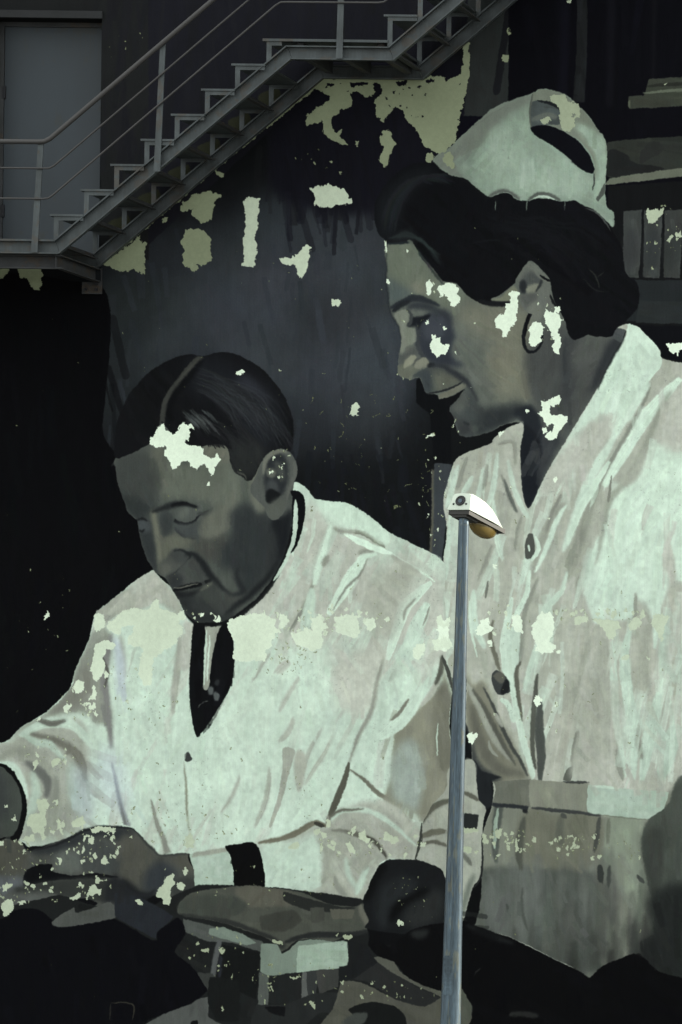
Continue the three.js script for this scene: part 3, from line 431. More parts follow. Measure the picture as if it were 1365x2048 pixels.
  fill(ZJ([860, 560, 1060, 470, 1140, 560, 1040, 740, 980, 900, 860, 860, 840, 700]), W(166), { b: 12 });
  stroke(ZJ([1160, 900, 1100, 980, 1080, 1024]), 22, M(188), { b: 1 });
  // lower right of the coat
  fill(ZK([420, 0, 640, 0, 560, 300, 400, 620, 200, 1024, 0, 1024, 0, 340]), M(196), { b: 12, a: 0.8 });
  for (const [q, w, v] of [[[290, 20, 230, 110, 185, 185], 7, 150], [[400, 60, 330, 130], 16, 164], [[470, 130, 380, 280, 340, 350], 8, 166], [[430, 380, 390, 470, 340, 520], 11, 160], [[590, 440, 530, 540, 500, 620, 460, 770], 8, 152], [[650, 480, 600, 590, 540, 680, 490, 770], 7, 158], [[290, 660, 270, 850, 200, 1010], 11, 150], [[120, 710, 80, 820, 10, 930], 8, 152], [[720, 320, 660, 420], 6, 168]]) stroke(ZK(q), w, W(v + 6), { b: 2, a: 0.75 });
  fill(ZK([365, 560, 432, 572, 400, 700, 360, 850, 300, 1000, 285, 1000, 330, 850, 360, 700]), W(160), { s: 0.3, t: 8, dir: 1.8 });
  fill(ZK([430, 600, 490, 590, 490, 700, 470, 790, 440, 780]), W(166), { b: 2 });
  fill(ZK([650, 100, 800, 0, 940, 0, 900, 200, 860, 340, 700, 320]), W(184), { b: 8 });
  stroke(ZK([940, 40, 900, 180, 870, 340, 790, 500, 740, 640]), 9, W(148), { b: 2 });
  stroke(ZK([740, 640, 700, 780, 650, 900, 612, 985]), 13, [88, 88, 80], { b: 0.8 }); stroke(ZK([745, 680, 830, 740, 900, 810, 980, 860, 1060, 950, 1110, 1024]), 8, [108, 108, 98], { b: 1 });
  // sleeve: lit upper arm, grey shadowed cloth outward
  fill(ZK([1270, 60, 1270, 200, 1150, 320, 1060, 420, 1000, 480, 990, 700, 940, 860, 1100, 900, 1160, 980, 1300, 860, 1340, 620, 1320, 300]), [134, 134, 121], { s: 0.3, b: 3 });
  bristle(ZK([1000, 300, 1330, 900]), [133, 133, 120], 90, 1.65, 0.07, 80);
  fill(ZK([1010, 560, 1140, 560, 1140, 880, 1040, 870, 980, 800]), [150, 158, 152], { b: 7 });
  fill(ZK([1240, 220, 1330, 260, 1310, 420, 1330, 640, 1240, 620]), [112, 112, 102], { b: 6, t: 10 });
  stroke(ZK([1160, 195, 1110, 310, 1040, 400, 950, 470, 870, 530]), 26, M(190), { b: 0.8 }); stroke(ZK([1080, 280, 1030, 350, 980, 400]), 7, [118, 118, 108], { b: 1 });
  stroke(ZK([1260, 120, 1220, 230, 1150, 320]), 11, W(172), { b: 1 }); stroke(ZK([1270, 30, 1262, 120, 1230, 200]), 10, [92, 93, 86], { b: 1.5 });
  stroke(ZK([1010, 110, 970, 180]), 8, W(146), { b: 2 }); stroke(ZK([1040, 40, 980, 200, 900, 330]), 20, M(184), { b: 3, a: 0.7 });
  stroke(ZK([1245, 420, 1240, 520, 1243, 600]), 3, M(180));
  // forearm towards the elbow
  fill(ZN([230, 262, 400, 216, 550, 142, 612, 152, 700, 60, 900, 10, 1060, 90, 1150, 232, 1120, 342, 960, 340, 890, 420, 830, 562, 790, 600, 620, 582, 420, 512, 258, 496, 240, 330]), W(158), { b: 4 });
  bristle(ZN([560, 60, 1120, 560]), W(157), 130, 0.9, 0.07, 60);
  fill(ZN([240, 270, 420, 232, 560, 210, 580, 420, 560, 500, 430, 510, 258, 494]), M(184), { b: 5, t: 26, dir: 0.2, v: 0.04 });
  stroke(ZN([225, 245, 400, 205, 540, 132, 612, 148]), 12, [112, 110, 98], { b: 1 }); stroke(ZN([540, 130, 600, 150]), 8, [66, 66, 60]);
  stroke(ZN([640, 110, 700, 65, 800, 55, 900, 80, 1010, 160, 1120, 260]), 10, M(180), { b: 1.4 }); stroke(ZN([630, 100, 690, 62, 820, 52]), 6, [104, 104, 96], { b: 1 });
  stroke(ZN([640, 170, 740, 185, 840, 215, 910, 260, 955, 330]), 10, [102, 102, 94], { b: 1.4 }); stroke(ZN([830, 205, 900, 250, 950, 325]), 6, [82, 82, 76]);
  stroke(ZN([600, 180, 720, 210, 800, 320, 830, 420]), 14, W(146), { b: 3 }); stroke(ZN([660, 430, 680, 500, 740, 560]), 10, W(138), { b: 2 }); stroke(ZN([560, 220, 620, 330, 590, 480]), 12, W(150), { b: 3 });
  stroke(ZN([850, 380, 810, 470, 780, 540]), 14, M(172), { b: 2 }); stroke(ZN([720, 330, 740, 430, 790, 510]), 10, M(170), { b: 2.5 }); stroke(ZN([900, 0, 1000, 60, 1100, 170, 1140, 230]), 20, W(170), { b: 3 });
});
// the nurse's cuffed arm beside the pole
const arm = ZN([1160, 140, 1180, 90, 1220, 20, 1290, -60]).concat(ZQ([60, 40, 190, 0, 215, 150, 225, 225, 262, 276, 245, 400, 242, 640, 190, 720, 130, 915, 40, 900]), ZN([1280, 430, 1240, 380, 1130, 340, 1150, 240]));
fill(arm, W(154), { s: 0.4, t: 40, dir: 1.4 });
inside(arm, () => {
  fill(ZQ([60, 40, 140, 10, 190, 0, 215, 180, 130, 240, 60, 200]), W(160), { b: 4 }); fill(ZQ([135, 300, 225, 310, 210, 395, 130, 380]), [44, 47, 47], { s: 0.1 });
  stroke(ZN([1160, 130, 1200, 60, 1260, 20, 1330, 0]), 12, [94, 95, 86], { b: 1.4 }); stroke(ZN([1150, 210, 1220, 185, 1300, 182]), 12, [104, 104, 94], { b: 1 }); stroke(ZN([1160, 245, 1230, 240, 1300, 262]), 8, [98, 98, 90], { b: 1 });
  stroke(ZQ([135, 180, 180, 200, 225, 230]), 9, [96, 96, 88], { b: 1 }); stroke(ZQ([130, 520, 160, 560, 180, 590]), 9, [102, 104, 98], { b: 2 }); stroke(ZQ([200, 640, 160, 740, 130, 880]), 12, [110, 116, 108], { b: 3 });
  stroke(ZN([1230, -80, 1190, 40, 1150, 150, 1150, 230, 1115, 340]), 6, [72, 73, 68], {});
});
stroke(ZN([1155, 130, 1145, 220, 1118, 340]), 5, [64, 66, 62]);
stroke(ZQ([242, 420, 240, 640, 195, 720]), 4, [40, 42, 42]);
stroke(ZJ([1270, 1000, 1300, 1080, 1330, 1200]), 7, [74, 76, 72], {});

// ---- doctor: shirt, tie, lapel opening
fill(ZI([1112, 186, 1200, 196, 1300, 178, 1330, 250, 1338, 420, 1330, 500, 1305, 580, 1220, 720, 1130, 838, 1100, 740, 1082, 600, 1086, 430, 1096, 300]), [16, 17, 20], { s: 0.3 });
inside(ZI([1112, 186, 1300, 178, 1338, 420, 1305, 580, 1130, 838, 1082, 600]), () => bristle(ZI([1080, 180, 1340, 840]), [18, 19, 22], 40, 1.6, 0.4, 40));
fill(ZI([1172, 205, 1220, 212, 1268, 196, 1240, 260, 1220, 340, 1205, 440, 1196, 540, 1180, 570, 1162, 550, 1168, 420, 1180, 300]), W(150), { s: 0.4, t: 10 });
stroke(ZI([1182, 230, 1172, 400, 1168, 540]), 5, M(184)); stroke(ZI([1200, 260, 1190, 420, 1185, 520]), 4, M(190));
for (const [x, y] of [[1207, 572], [1238, 606]]) fill(ZI([x - 14, y - 22, x + 10, y - 18, x + 14, y + 14, x - 4, y + 26, x - 16, y + 10]), [92, 96, 96], { b: 1 });
stroke(ZI([1130, 668, 1160, 640, 1190, 632]), 2, [92, 94, 90]); fill(ZI([1230, 515, 1250, 512, 1245, 540, 1228, 538]), [48, 50, 52], { b: 1 });

// ---- doctor: head
const face = ZA([45, 735, 46, 800, 60, 900, 90, 1000]).concat(ZB([110, 90, 130, 150, 190, 205, 203, 290, 230, 385, 272, 490, 330, 572, 385, 605, 432, 682, 482, 762, 525, 845, 585, 905, 680, 917, 800, 903, 900, 842, 1040, 722, 1150, 565, 1215, 405, 1245, 250, 1250, 60]), ZA([1265, 880, 1285, 800, 1250, 720, 1170, 670, 800, 400, 300, 400]));
fill(face, [84, 88, 84], { s: 0.3 });
inside(face, () => {
  bristle(rect(230, 880, 600, 1250), [83, 87, 83], 260, 1.4, 0.1, 55);
  fill(ZA([45, 735, 200, 690, 300, 740, 330, 860, 350, 1000, 90, 1010]), [70, 73, 71], { b: 9 }); fill(ZA([290, 680, 400, 640, 380, 760, 420, 900, 380, 1000, 340, 900, 300, 760]), [98, 100, 92], { b: 7 });
  fill(ZA([400, 760, 560, 780, 800, 660, 840, 800, 900, 900, 860, 1100, 640, 1020, 400, 1000, 380, 880]), [100, 104, 96], { b: 7 }); stroke(ZA([300, 740, 320, 840, 350, 960]), 14, [74, 77, 74], { b: 4 });
  fill(ZA([640, 660, 780, 650, 825, 720, 800, 760, 680, 740]), [106, 107, 98], { b: 4 });
  fill(ZB([40, 0, 130, 150, 200, 210, 300, 140, 300, 90, 120, 30]), [54, 58, 58], { b: 7 });
  fill(ZB([190, 205, 250, 195, 300, 240, 320, 360, 340, 520, 380, 600, 330, 572, 270, 490, 225, 380]), [58, 62, 63], { b: 4 }); fill(ZB([195, 215, 240, 200, 285, 240, 270, 290, 210, 270]), [76, 80, 82], { b: 3 }); stroke(ZB([205, 275, 225, 285, 245, 268]), 4, [30, 32, 34], { b: 1 }); stroke(ZB([185, 205, 225, 193, 260, 210]), 5, [34, 36, 38], { b: 1 });
  fill(ZB([285, 150, 320, 170, 345, 260, 380, 330, 440, 280, 600, 330, 520, 400, 430, 430, 360, 480, 400, 560, 370, 590, 335, 540, 325, 400, 300, 260]), [93, 95, 88], { s: 0.5, b: 3 });
  fill(ZB([290, 150, 320, 165, 345, 300, 360, 430, 350, 490, 330, 440, 320, 300]), [112, 113, 102], { b: 3 });
  fill(ZB([345, 170, 430, 150, 440, 250, 390, 330, 365, 280]), [63, 67, 67], { b: 4 });
  stroke(ZB([290, 150, 370, 125, 430, 105, 500, 98, 610, 120]), 13, [42, 45, 46], { b: 2.2 }); stroke(ZB([420, 110, 480, 96, 540, 100, 600, 118]), 7, [24, 26, 28], { b: 1 });
  fill(ZB([455, 160, 500, 120, 590, 130, 650, 170, 600, 200, 540, 228, 470, 220]), [86, 90, 87], { b: 3 }); fill(ZB([490, 140, 540, 130, 520, 190, 480, 190]), [98, 102, 97], { b: 3 });
  stroke(ZB([445, 205, 480, 225, 530, 232, 580, 215, 610, 180, 680, 140]), 7, [32, 34, 37], { b: 1, p: 'end' }); stroke(ZB([448, 250, 480, 290, 540, 318, 600, 328]), 8, [56, 59, 60], { b: 2 }); fill(ZB([450, 235, 560, 235, 640, 210, 600, 320, 500, 300]), [75, 79, 79], { b: 4 });
  stroke(ZB([600, 160, 660, 160, 700, 130]), 8, [68, 71, 70], { b: 2 });
  fill(ZB([640, 200, 760, 100, 850, 0, 860, 180, 800, 280, 700, 335, 620, 310]), [103, 105, 97], { b: 5 }); fill(ZB([600, 330, 700, 345, 800, 300, 780, 440, 700, 470, 580, 410]), [78, 79, 75], { b: 5 });
  fill(ZB([830, 150, 1000, 100, 1100, 220, 1120, 400, 1080, 560, 950, 700, 860, 560, 760, 520, 760, 400, 840, 300]), [56, 60, 61], { b: 8 }); fill(ZB([1000, 150, 1100, 200, 1240, 180, 1220, 420, 1120, 620, 1060, 500, 1080, 350]), [54, 57, 58], { b: 8 });
  fill(ZB([1110, 210, 1190, 180, 1245, 140, 1240, 260, 1215, 405, 1160, 480, 1150, 350]), [32, 35, 38], { b: 4 });
  fill(ZB([380, 330, 500, 330, 560, 340, 470, 410, 400, 470, 370, 440]), [100, 102, 93], { b: 3 });
  fill(ZB([345, 520, 380, 480, 440, 410, 520, 415, 550, 455, 500, 520, 440, 570, 390, 598, 350, 575]), [82, 84, 81], { b: 2 }); fill(ZB([430, 420, 500, 412, 545, 450, 520, 500, 440, 480]), [70, 73, 72], { b: 3 }); fill(ZB([345, 545, 385, 500, 430, 530, 390, 590]), [92, 94, 89], { b: 3 });
  stroke(ZB([440, 420, 490, 408, 540, 430, 555, 460, 520, 510, 460, 560, 390, 602]), 5, [38, 41, 43], { b: 1.2 });
  fill(ZB([390, 602, 460, 560, 550, 470, 600, 470, 660, 560, 690, 610, 600, 640, 440, 672]), [76, 79, 77], { s: 0.4, b: 1.4, t: 14, dir: 0.6 }); fill(ZB([400, 600, 470, 570, 500, 640, 440, 680]), [56, 59, 60], { b: 4 });
  stroke(ZB([520, 440, 580, 440, 640, 500, 690, 580, 760, 660, 820, 710]), 13, [36, 39, 41], { b: 2.5 });
  stroke(ZB([435, 690, 500, 668, 600, 650, 700, 615]), 10, [20, 22, 24], { b: 1.2 }); stroke(ZB([440, 672, 520, 660, 610, 640]), 3, [130, 130, 120], { a: 0.7 });
  fill(ZB([450, 690, 560, 690, 640, 660, 600, 720, 480, 740]), [34, 36, 38], { b: 3 }); fill(ZB([600, 700, 710, 625, 760, 680, 860, 740, 840, 800, 740, 840, 620, 760]), [68, 71, 69], { b: 4 }); stroke(ZB([620, 690, 670, 655, 710, 628]), 6, [88, 90, 84], { b: 1.4 });
  fill(ZB([470, 740, 600, 740, 720, 830, 800, 850, 880, 820, 800, 900, 680, 917, 585, 905, 520, 830]), [46, 49, 50], { b: 6 }); fill(ZB([560, 760, 660, 770, 700, 830, 600, 840]), [58, 61, 61], { b: 5 });
  stroke(ZB([880, 520, 870, 590, 900, 650, 920, 690, 850, 720, 800, 700]), 12, [44, 47, 49], { b: 3 }); fill(ZB([770, 700, 900, 740, 960, 700, 900, 800, 860, 790]), [76, 78, 75], { b: 4 }); stroke(ZB([790, 850, 880, 780, 960, 720, 1080, 600, 1160, 480]), 12, [34, 37, 39], { b: 3 });
  stroke(ZB([880, 200, 880, 320, 900, 400]), 9, [56, 59, 60], { b: 4 });
  fill(ZA([960, 880, 1050, 760, 1080, 900, 1090, 1050, 1000, 1100]), [104, 106, 98], { b: 5 });
});
stroke(ZB([525, 848, 585, 908, 680, 920, 800, 906, 905, 842, 1045, 722, 1155, 565, 1220, 405, 1248, 250]), 9, [18, 19, 21], { b: 1, a: 0.9 });
// back of the neck: dark collar with a white edge
fill(ZB([1240, 10, 1290, 5, 1330, 50, 1338, 160, 1310, 300, 1265, 420, 1225, 420, 1248, 250, 1262, 100]), [16, 17, 20], { s: 0.4 });
fill(ZB([1266, 70, 1285, 100, 1288, 200, 1275, 330, 1240, 440, 1170, 570, 1120, 620, 1200, 470, 1245, 330, 1258, 180]), M(186), { s: 0.6, t: 6 });
// ear
const dEar = ZA([965, 950, 1000, 860, 1040, 770, 1090, 705, 1160, 675, 1220, 690, 1265, 740, 1285, 800, 1275, 870, 1245, 940, 1225, 1010]).concat(ZB([1210, 130, 1140, 205, 1090, 190, 1060, 120, 1000, 60]));
fill(dEar, [86, 89, 86], { s: 0.6 });
inside(dEar, () => {
  fill(ZA([1060, 860, 1080, 760, 1140, 705, 1200, 730, 1220, 840, 1200, 950, 1150, 1010, 1090, 1010, 1070, 940]), [46, 49, 52], { b: 3 }); fill(ZA([1130, 760, 1190, 800, 1190, 900, 1150, 850]), [76, 79, 77], { b: 3 });
  fill(ZA([1070, 820, 1120, 810, 1140, 850, 1100, 870]), [96, 98, 92], { b: 2 }); fill(ZA([1080, 900, 1130, 890, 1160, 960, 1120, 1010, 1090, 990]), [70, 73, 74], { b: 3 }); stroke(ZA([1050, 850, 1075, 750, 1140, 695, 1215, 700]), 9, [108, 110, 102], { b: 1.6 }); stroke(ZA([1265, 760, 1275, 850, 1240, 940, 1220, 1020]), 12, [94, 96, 92], { b: 2 });
  fill(ZB([1085, 0, 1160, 20, 1150, 60, 1085, 90]), [26, 28, 30], { b: 1.4 }); fill(ZB([1090, 100, 1190, 60, 1200, 130, 1140, 200, 1090, 180]), [88, 91, 86], { b: 3 });
});
// hair
const dHair = ZA([44, 735, 42, 600, 60, 480, 130, 320, 250, 172, 400, 72, 550, 30, 640, 42, 760, 14, 872, 30, 982, 85, 1102, 190, 1202, 330, 1252, 470, 1258, 600, 1238, 692, 1170, 672, 1085, 705, 1035, 775, 970, 885, 900, 860, 850, 820, 826, 760, 815, 685, 780, 648, 700, 644, 600, 662, 520, 630, 470, 600, 440, 585, 380, 512, 352, 505, 292, 612, 250, 655, 150, 706]);
fill(dHair, [21, 22, 25], { s: 0.4 });
inside(dHair, () => {
  bristle(ZA([40, 20, 1260, 880]), [22, 23, 25], 120, 0.9, 0.35, 70);
  fill(ZA([560, 60, 760, 60, 960, 160, 1150, 330, 1180, 520, 1080, 700, 900, 640, 860, 420, 740, 330, 560, 300]), [33, 35, 40], { b: 14 });
  for (let k = 0; k < 150; k++) { const t = R(), a = R(); const x = 560 + t * 420, y = 100 + t * 170 + a * 170; const c = 36 + R() * 34; stroke(ZA([x, y, x + 110, y + 30 + a * 30, x + 220, y + 110 + a * 60, x + 280 + R() * 40, y + 230 + R() * 90]), 1.6 + R() * 3, [c * 0.95, c, c * 1.06], { a: 0.16 + 0.3 * R() }); }
  fill(ZA([860, 190, 960, 200, 1060, 290, 1120, 360, 1060, 330, 950, 260]), [62, 65, 72], { b: 8, a: 0.9 });
  for (let k = 0; k < 46; k++) { const x = 490 + R() * 180, y = 400 + R() * 90, l = 40 + R() * 80; const c = 50 + R() * 60; stroke(ZA([x, y, x + l * 0.5, y + l * 0.5, x + l, y + l * 1.05]), 1.6 + R() * 2, [c * 0.95, c, c], { a: 0.5 }); }
  for (let k = 0; k < 60; k++) { const x = 640 + R() * 260, y = 440 + R() * 260, c = 30 + R() * 30; stroke(ZA([x, y, x + 80, y + 50, x + 150, y + 150, x + 190, y + 250]), 2 + R() * 2, [c * 0.96, c, c * 1.02], { a: 0.35 }); }
  fill(ZA([830, 640, 960, 620, 1080, 690, 1020, 790, 960, 880, 880, 850, 830, 740]), [46, 48, 48], { b: 9, a: 0.85 });
  stroke(ZA([632, 46, 560, 110, 480, 210, 400, 320, 372, 420, 365, 520]), 10, [68, 69, 66], { b: 1.4, p: 'none' }); stroke(ZA([625, 55, 540, 140, 440, 270, 385, 370]), 5, [84, 84, 80], { a: 0.7, b: 1 });
  stroke(ZA([645, 60, 560, 170, 450, 300, 410, 420, 420, 520]), 14, [14, 15, 17], { b: 3, a: 0.8 });
});
for (let k = 0; k < 26; k++) { const t = k / 25; stroke(ZA([520 + t * 300, 560 + t * 60, 510 + t * 300, 610 + t * 40, 500 + t * 320 + R() * 20, 640 + R() * 24 + t * 16]), 3, [22, 23, 26], { a: 0.8 }); }
stroke(ZA([870, 830, 920, 850, 940, 885]), 3, [112, 112, 104], { a: 0.6, b: 1 });

// ---- hands, cuffs and armband
const handPoly = ZL([-900, 600, 0, 565, 120, 575, 170, 632, 300, 592, 500, 512, 600, 495, 750, 505, 860, 612, 920, 656, 1080, 645, 1105, 720, 1115, 850, 1000, 890, 900, 935, 840, 936, 760, 900, 700, 960, 640, 1040, 300, 1060, 0, 1060, -900, 1060]);
fill(handPoly, [82, 84, 80], { s: 0.3 });
inside(handPoly, () => {
  bristle(ZL([-300, 490, 1120, 1060]), [81, 83, 80], 200, 0.9, 0.12, 50);
  fill(ZL([170, 632, 330, 590, 500, 512, 640, 495, 760, 520, 720, 600, 640, 560, 520, 560, 330, 640]), [52, 55, 57], { b: 4 }); fill(ZL([690, 560, 800, 560, 900, 660, 1080, 655, 1100, 740, 960, 740, 880, 860, 760, 840, 680, 740]), [86, 86, 80], { b: 6, t: 20 });
  fill(ZL([330, 650, 460, 640, 480, 720, 400, 750, 330, 720]), [98, 102, 98], { b: 7 }); fill(ZL([480, 600, 640, 600, 680, 740, 500, 750]), [74, 77, 76], { b: 6 });
  fill(ZL([140, 830, 150, 750, 200, 715, 300, 705, 310, 750, 430, 770, 560, 760, 680, 780, 500, 790, 300, 800]), [14, 15, 18], { s: 0.3 });
  fill(ZL([0, 570, 130, 580, 160, 640, 150, 740, 60, 760, -200, 760]), [80, 80, 74], { b: 3, t: 12 }); fill(ZL([-200, 790, 60, 780, 140, 800, 100, 850, -200, 860]), [94, 97, 100], { b: 5 });
  fill(ZL([80, 850, 300, 800, 640, 790, 660, 900, 400, 900, 200, 880, 80, 860]), [58, 60, 58], { b: 4, t: 16 }); fill(ZL([640, 780, 700, 800, 760, 900, 720, 1024, 640, 1040, 600, 900]), [42, 44, 46], { b: 4 });
  fill(ZL([-200, 900, 80, 880, 300, 870, 360, 960, 420, 1000, 650, 930, 660, 1040, 400, 1100, -200, 1060]), [90, 92, 89], { b: 4, t: 24, dir: 0.2 });
  fill(ZL([345, 935, 420, 905, 500, 900, 560, 930, 500, 970, 430, 990, 385, 975]), [14, 15, 18], { s: 0.3 });
  fill(ZL([880, 700, 1000, 730, 960, 830, 880, 870, 820, 840]), [58, 62, 66], { b: 7 }); fill(ZL([700, 790, 820, 860, 900, 880, 850, 935, 760, 900]), [34, 36, 38], { b: 4 }); stroke(ZL([690, 800, 760, 870, 840, 880, 890, 850]), 7, [40, 42, 45], { b: 2 });
  fill(ZL([840, 910, 920, 880, 960, 920, 900, 940, 850, 938]), [16, 17, 19], {}); fill(ZL([1000, 800, 1110, 790, 1115, 850, 1000, 890]), [62, 64, 62], { b: 4 });
});
stroke(ZL([170, 632, 330, 595, 500, 510, 640, 493, 755, 503]), 6, [36, 38, 40], { b: 1 }); stroke(ZL([755, 503, 820, 570, 870, 615, 925, 655, 1080, 648]), 5, [66, 68, 66], { b: 1 });
fill(ZL([1078, 645, 1110, 720, 1104, 722, 1078, 680]), [14, 15, 17], { s: 0.1 });
// cuff at far left
fill(ZL([-60, 130, 0, 132, 40, 140, 80, 175, 118, 235, 150, 312, 158, 410, 138, 500, 105, 572, 40, 562, -60, 560]), [14, 15, 16], { s: 0.5 });
fill(ZL([-200, 140, 0, 150, 50, 178, 98, 240, 128, 330, 124, 430, 92, 520, 44, 552, -200, 560]), [74, 78, 74], { s: 0.5, t: 22, dir: 1 }); fill(ZL([-60, 180, 30, 210, 60, 330, 20, 450, -60, 460]), [66, 69, 68], { b: 6 });
// left forearm cuff band and black armband
fill(ZL([1085, 650, 1200, 632, 1292, 612, 1325, 700, 1340, 832, 1220, 848, 1117, 862, 1110, 740]), M(166), { s: 0.1, t: 20, dir: 0.2, v: 0.05 });
fill(ZL([1110, 640, 1292, 610, 1300, 635, 1100, 668]), W(150), { s: 0.1, b: 1 });
fill(ZN([38, 262, 110, 250, 190, 242, 225, 270, 245, 330, 258, 410, 260, 494, 180, 497, 90, 499, 82, 400, 66, 320]), [11, 11, 12], { s: 0.3 });

// ---- table, books and papers along the bottom
fill([-400, 1830, 0, 1815, 120, 1790, 260, 1830, 400, 1770, 560, 1775, 730, 1800, 745, 1900, 960, 1950, 960, 2300, -400, 2300], [34, 36, 36], { s: 0.1 });
bristle(rect(150, 1800, 960, 2060), [36, 38, 37], 160, 0.3, 0.3, 60);
const paper = ZO([0, 60, 60, 10, 280, -20, 420, -10, 560, 10, 690, 65, 800, 75, 850, 60, 880, 180, 760, 215, 700, 235, 600, 220, 540, 228, 470, 280, 440, 245, 380, 210, 200, 150, 0, 110]);
fill(paper, [80, 82, 76], { s: 0.2, t: 60, dir: 0.3, v: 0.14, len: 40 });
inside(paper, () => {
  fill(ZO([280, -20, 500, 10, 540, 60, 400, 75, 300, 60]), [94, 93, 85], { b: 3, t: 8 }); fill(ZO([480, 10, 690, 65, 810, 80, 700, 100, 600, 95, 520, 70, 480, 50]), [46, 48, 46], { s: 0.2 });
  fill(ZO([690, 85, 800, 90, 790, 130, 700, 130]), [92, 92, 84], { s: 0.1 }); fill(ZO([600, 80, 660, 80, 660, 140, 605, 150]), [74, 75, 70], { s: 0.1 }); fill(ZO([370, 120, 520, 90, 560, 140, 480, 190, 380, 180]), [68, 69, 64], { s: 0.2, b: 1 });
  stroke(ZO([0, 115, 180, 145, 380, 215, 480, 260]), 22, [52, 54, 52], { b: 1.5 }); stroke(ZO([480, 240, 600, 205, 760, 205, 870, 185]), 12, [44, 46, 46], { b: 1.4 });
  stroke(ZO([820, 60, 840, 120, 870, 175]), 12, [104, 104, 96], { b: 2 }); fill(ZO([0, 60, 150, 20, 300, 60, 240, 120, 60, 110]), [70, 73, 68], { b: 3, t: 12 });
});
fill(ZO([20, 130, 140, 160, 380, 235, 380, 285, 240, 240, 130, 235, 30, 190]), [82, 85, 82], { s: 0.1, t: 16, dir: 0.4 }); fill(ZO([140, 175, 200, 170, 300, 205, 350, 240, 300, 250, 230, 230, 140, 205]), M(118), { s: 0.2, t: 8, dir: 0.3 });
fill(ZO([170, 240, 370, 290, 350, 500, 150, 400]), [24, 26, 26], { s: 0 }); stroke(ZO([185, 230, 165, 320, 155, 395]), 11, [88, 90, 90], { p: 'none', b: 1 }); stroke(ZO([190, 300, 185, 400]), 8, [44, 46, 52], { b: 1.4 });
fill(ZO([375, 245, 450, 250, 470, 290, 510, 265, 545, 232, 600, 222, 700, 235, 768, 232, 775, 300, 760, 352, 640, 362, 560, 372, 410, 390, 372, 372]), M(122), { s: 0.1, t: 16, dir: 0.1, v: 0.05 });
fill(ZO([545, 255, 700, 238, 768, 234, 775, 300, 760, 352, 640, 362, 535, 376]), M(150), { s: 0.1, t: 16, dir: 0.1, v: 0.06 }); fill(ZO([365, 375, 410, 392, 405, 520, 358, 525]), [88, 92, 88], { s: 0.05, t: 6 });
fill(ZO([410, 400, 560, 378, 560, 500, 480, 520, 410, 510]), [38, 40, 40], { s: 0.1, t: 10 }); fill(ZO([560, 376, 580, 374, 590, 495, 558, 505]), [92, 94, 92], { s: 0.05 }); fill(ZO([580, 375, 640, 366, 620, 480, 590, 495]), [58, 60, 60], { s: 0.1 }); fill(ZO([625, 365, 725, 358, 722, 440, 640, 470]), [66, 67, 65], { s: 0.1, t: 8, dir: 1.5 });
fill(ZO([350, 525, 480, 520, 620, 470, 720, 470, 740, 560, 640, 560, 560, 620, 330, 620]), [44, 46, 46], { s: 0.2, t: 14 }); fill(ZO([390, 530, 480, 530, 480, 575, 420, 560]), [20, 21, 23], { s: 0.2 });
fill(ZO([700, 540, 740, 415, 830, 420, 990, 500, 1110, 530, 1190, 490, 1200, 430, 1290, 450, 1330, 540, 1300, 700, 600, 700]), [86, 86, 79], { s: 0.2, t: 40, dir: 0.3, v: 0.08 });
fill(ZO([790, 400, 900, 330, 960, 370, 1080, 440, 1185, 490, 1110, 530, 990, 500, 860, 420]), [46, 47, 47], { s: 0.2, t: 20, dir: 0.5 }); fill(ZO([885, 310, 920, 300, 975, 320, 1020, 380, 1190, 435, 1195, 485, 1080, 435, 960, 370]), [90, 91, 84], { s: 0.3, t: 10, dir: 0.6 });
fill(ZO([770, 545, 880, 510, 980, 530, 1030, 580, 1010, 640, 760, 640, 840, 600]), [26, 28, 28], { s: 0.4 }); fill(ZO([740, 600, 800, 560, 855, 560, 850, 600, 770, 640]), [72, 75, 72], { s: 0.3, b: 1 });
fill(ZO([770, 230, 850, 250, 880, 300, 900, 330, 800, 400, 730, 410, 730, 350, 770, 340]), [32, 34, 35], { s: 0.2, t: 10 });
// the dark bag / cloth at lower left
fill(ZM([-1200, 220, 0, 165, 60, 120, 180, 105, 250, 125, 310, 175, 320, 205, 480, 195, 640, 160, 700, 185, 860, 280, 900, 285, 900, 240, 1010, 160, 1050, 190, 1060, 250, 1000, 350, 1100, 440, 1190, 560, 1100, 640, 960, 700, 800, 770, 800, 1100, -1200, 1100]), [10, 10, 15], { s: 0.25 });
bristle(ZM([-600, 230, 1000, 900]), [11, 11, 15], 60, 1.4, 0.5, 70);
fill(ZM([300, 180, 420, 100, 440, 130, 560, 95, 630, 65, 668, 110, 660, 160, 480, 198, 330, 210]), [86, 88, 85], { s: 0.3, t: 12, dir: 0.2 });
fill(ZM([660, 20, 800, 40, 990, 150, 900, 240, 890, 278, 760, 210, 665, 150]), [44, 47, 52], { s: 0.2, t: 10 });
stroke(ZM([635, 645, 760, 650, 758, 740]), 3, [70, 68, 58], { a: 0.8 }); stroke(ZM([635, 650, 632, 740]), 3, [56, 55, 48], { a: 0.7 });
fill(ZM([820, 770, 950, 700, 1090, 650, 1130, 620, 1200, 605, 1190, 720, 1280, 770, 1280, 900, 820, 900]), [86, 88, 86], { s: 0.15, t: 14 }); fill(ZM([1090, 760, 1130, 740, 1120, 800]), [18, 19, 20], {}); fill(ZM([1130, 470, 1220, 480, 1215, 560, 1190, 570, 1150, 510]), [62, 64, 62], { s: 0.2 });
fill(ZM([1200, 500, 1365, 520, 1365, 740, 1240, 740, 1190, 640]), [27, 29, 29], { s: 0.2 });
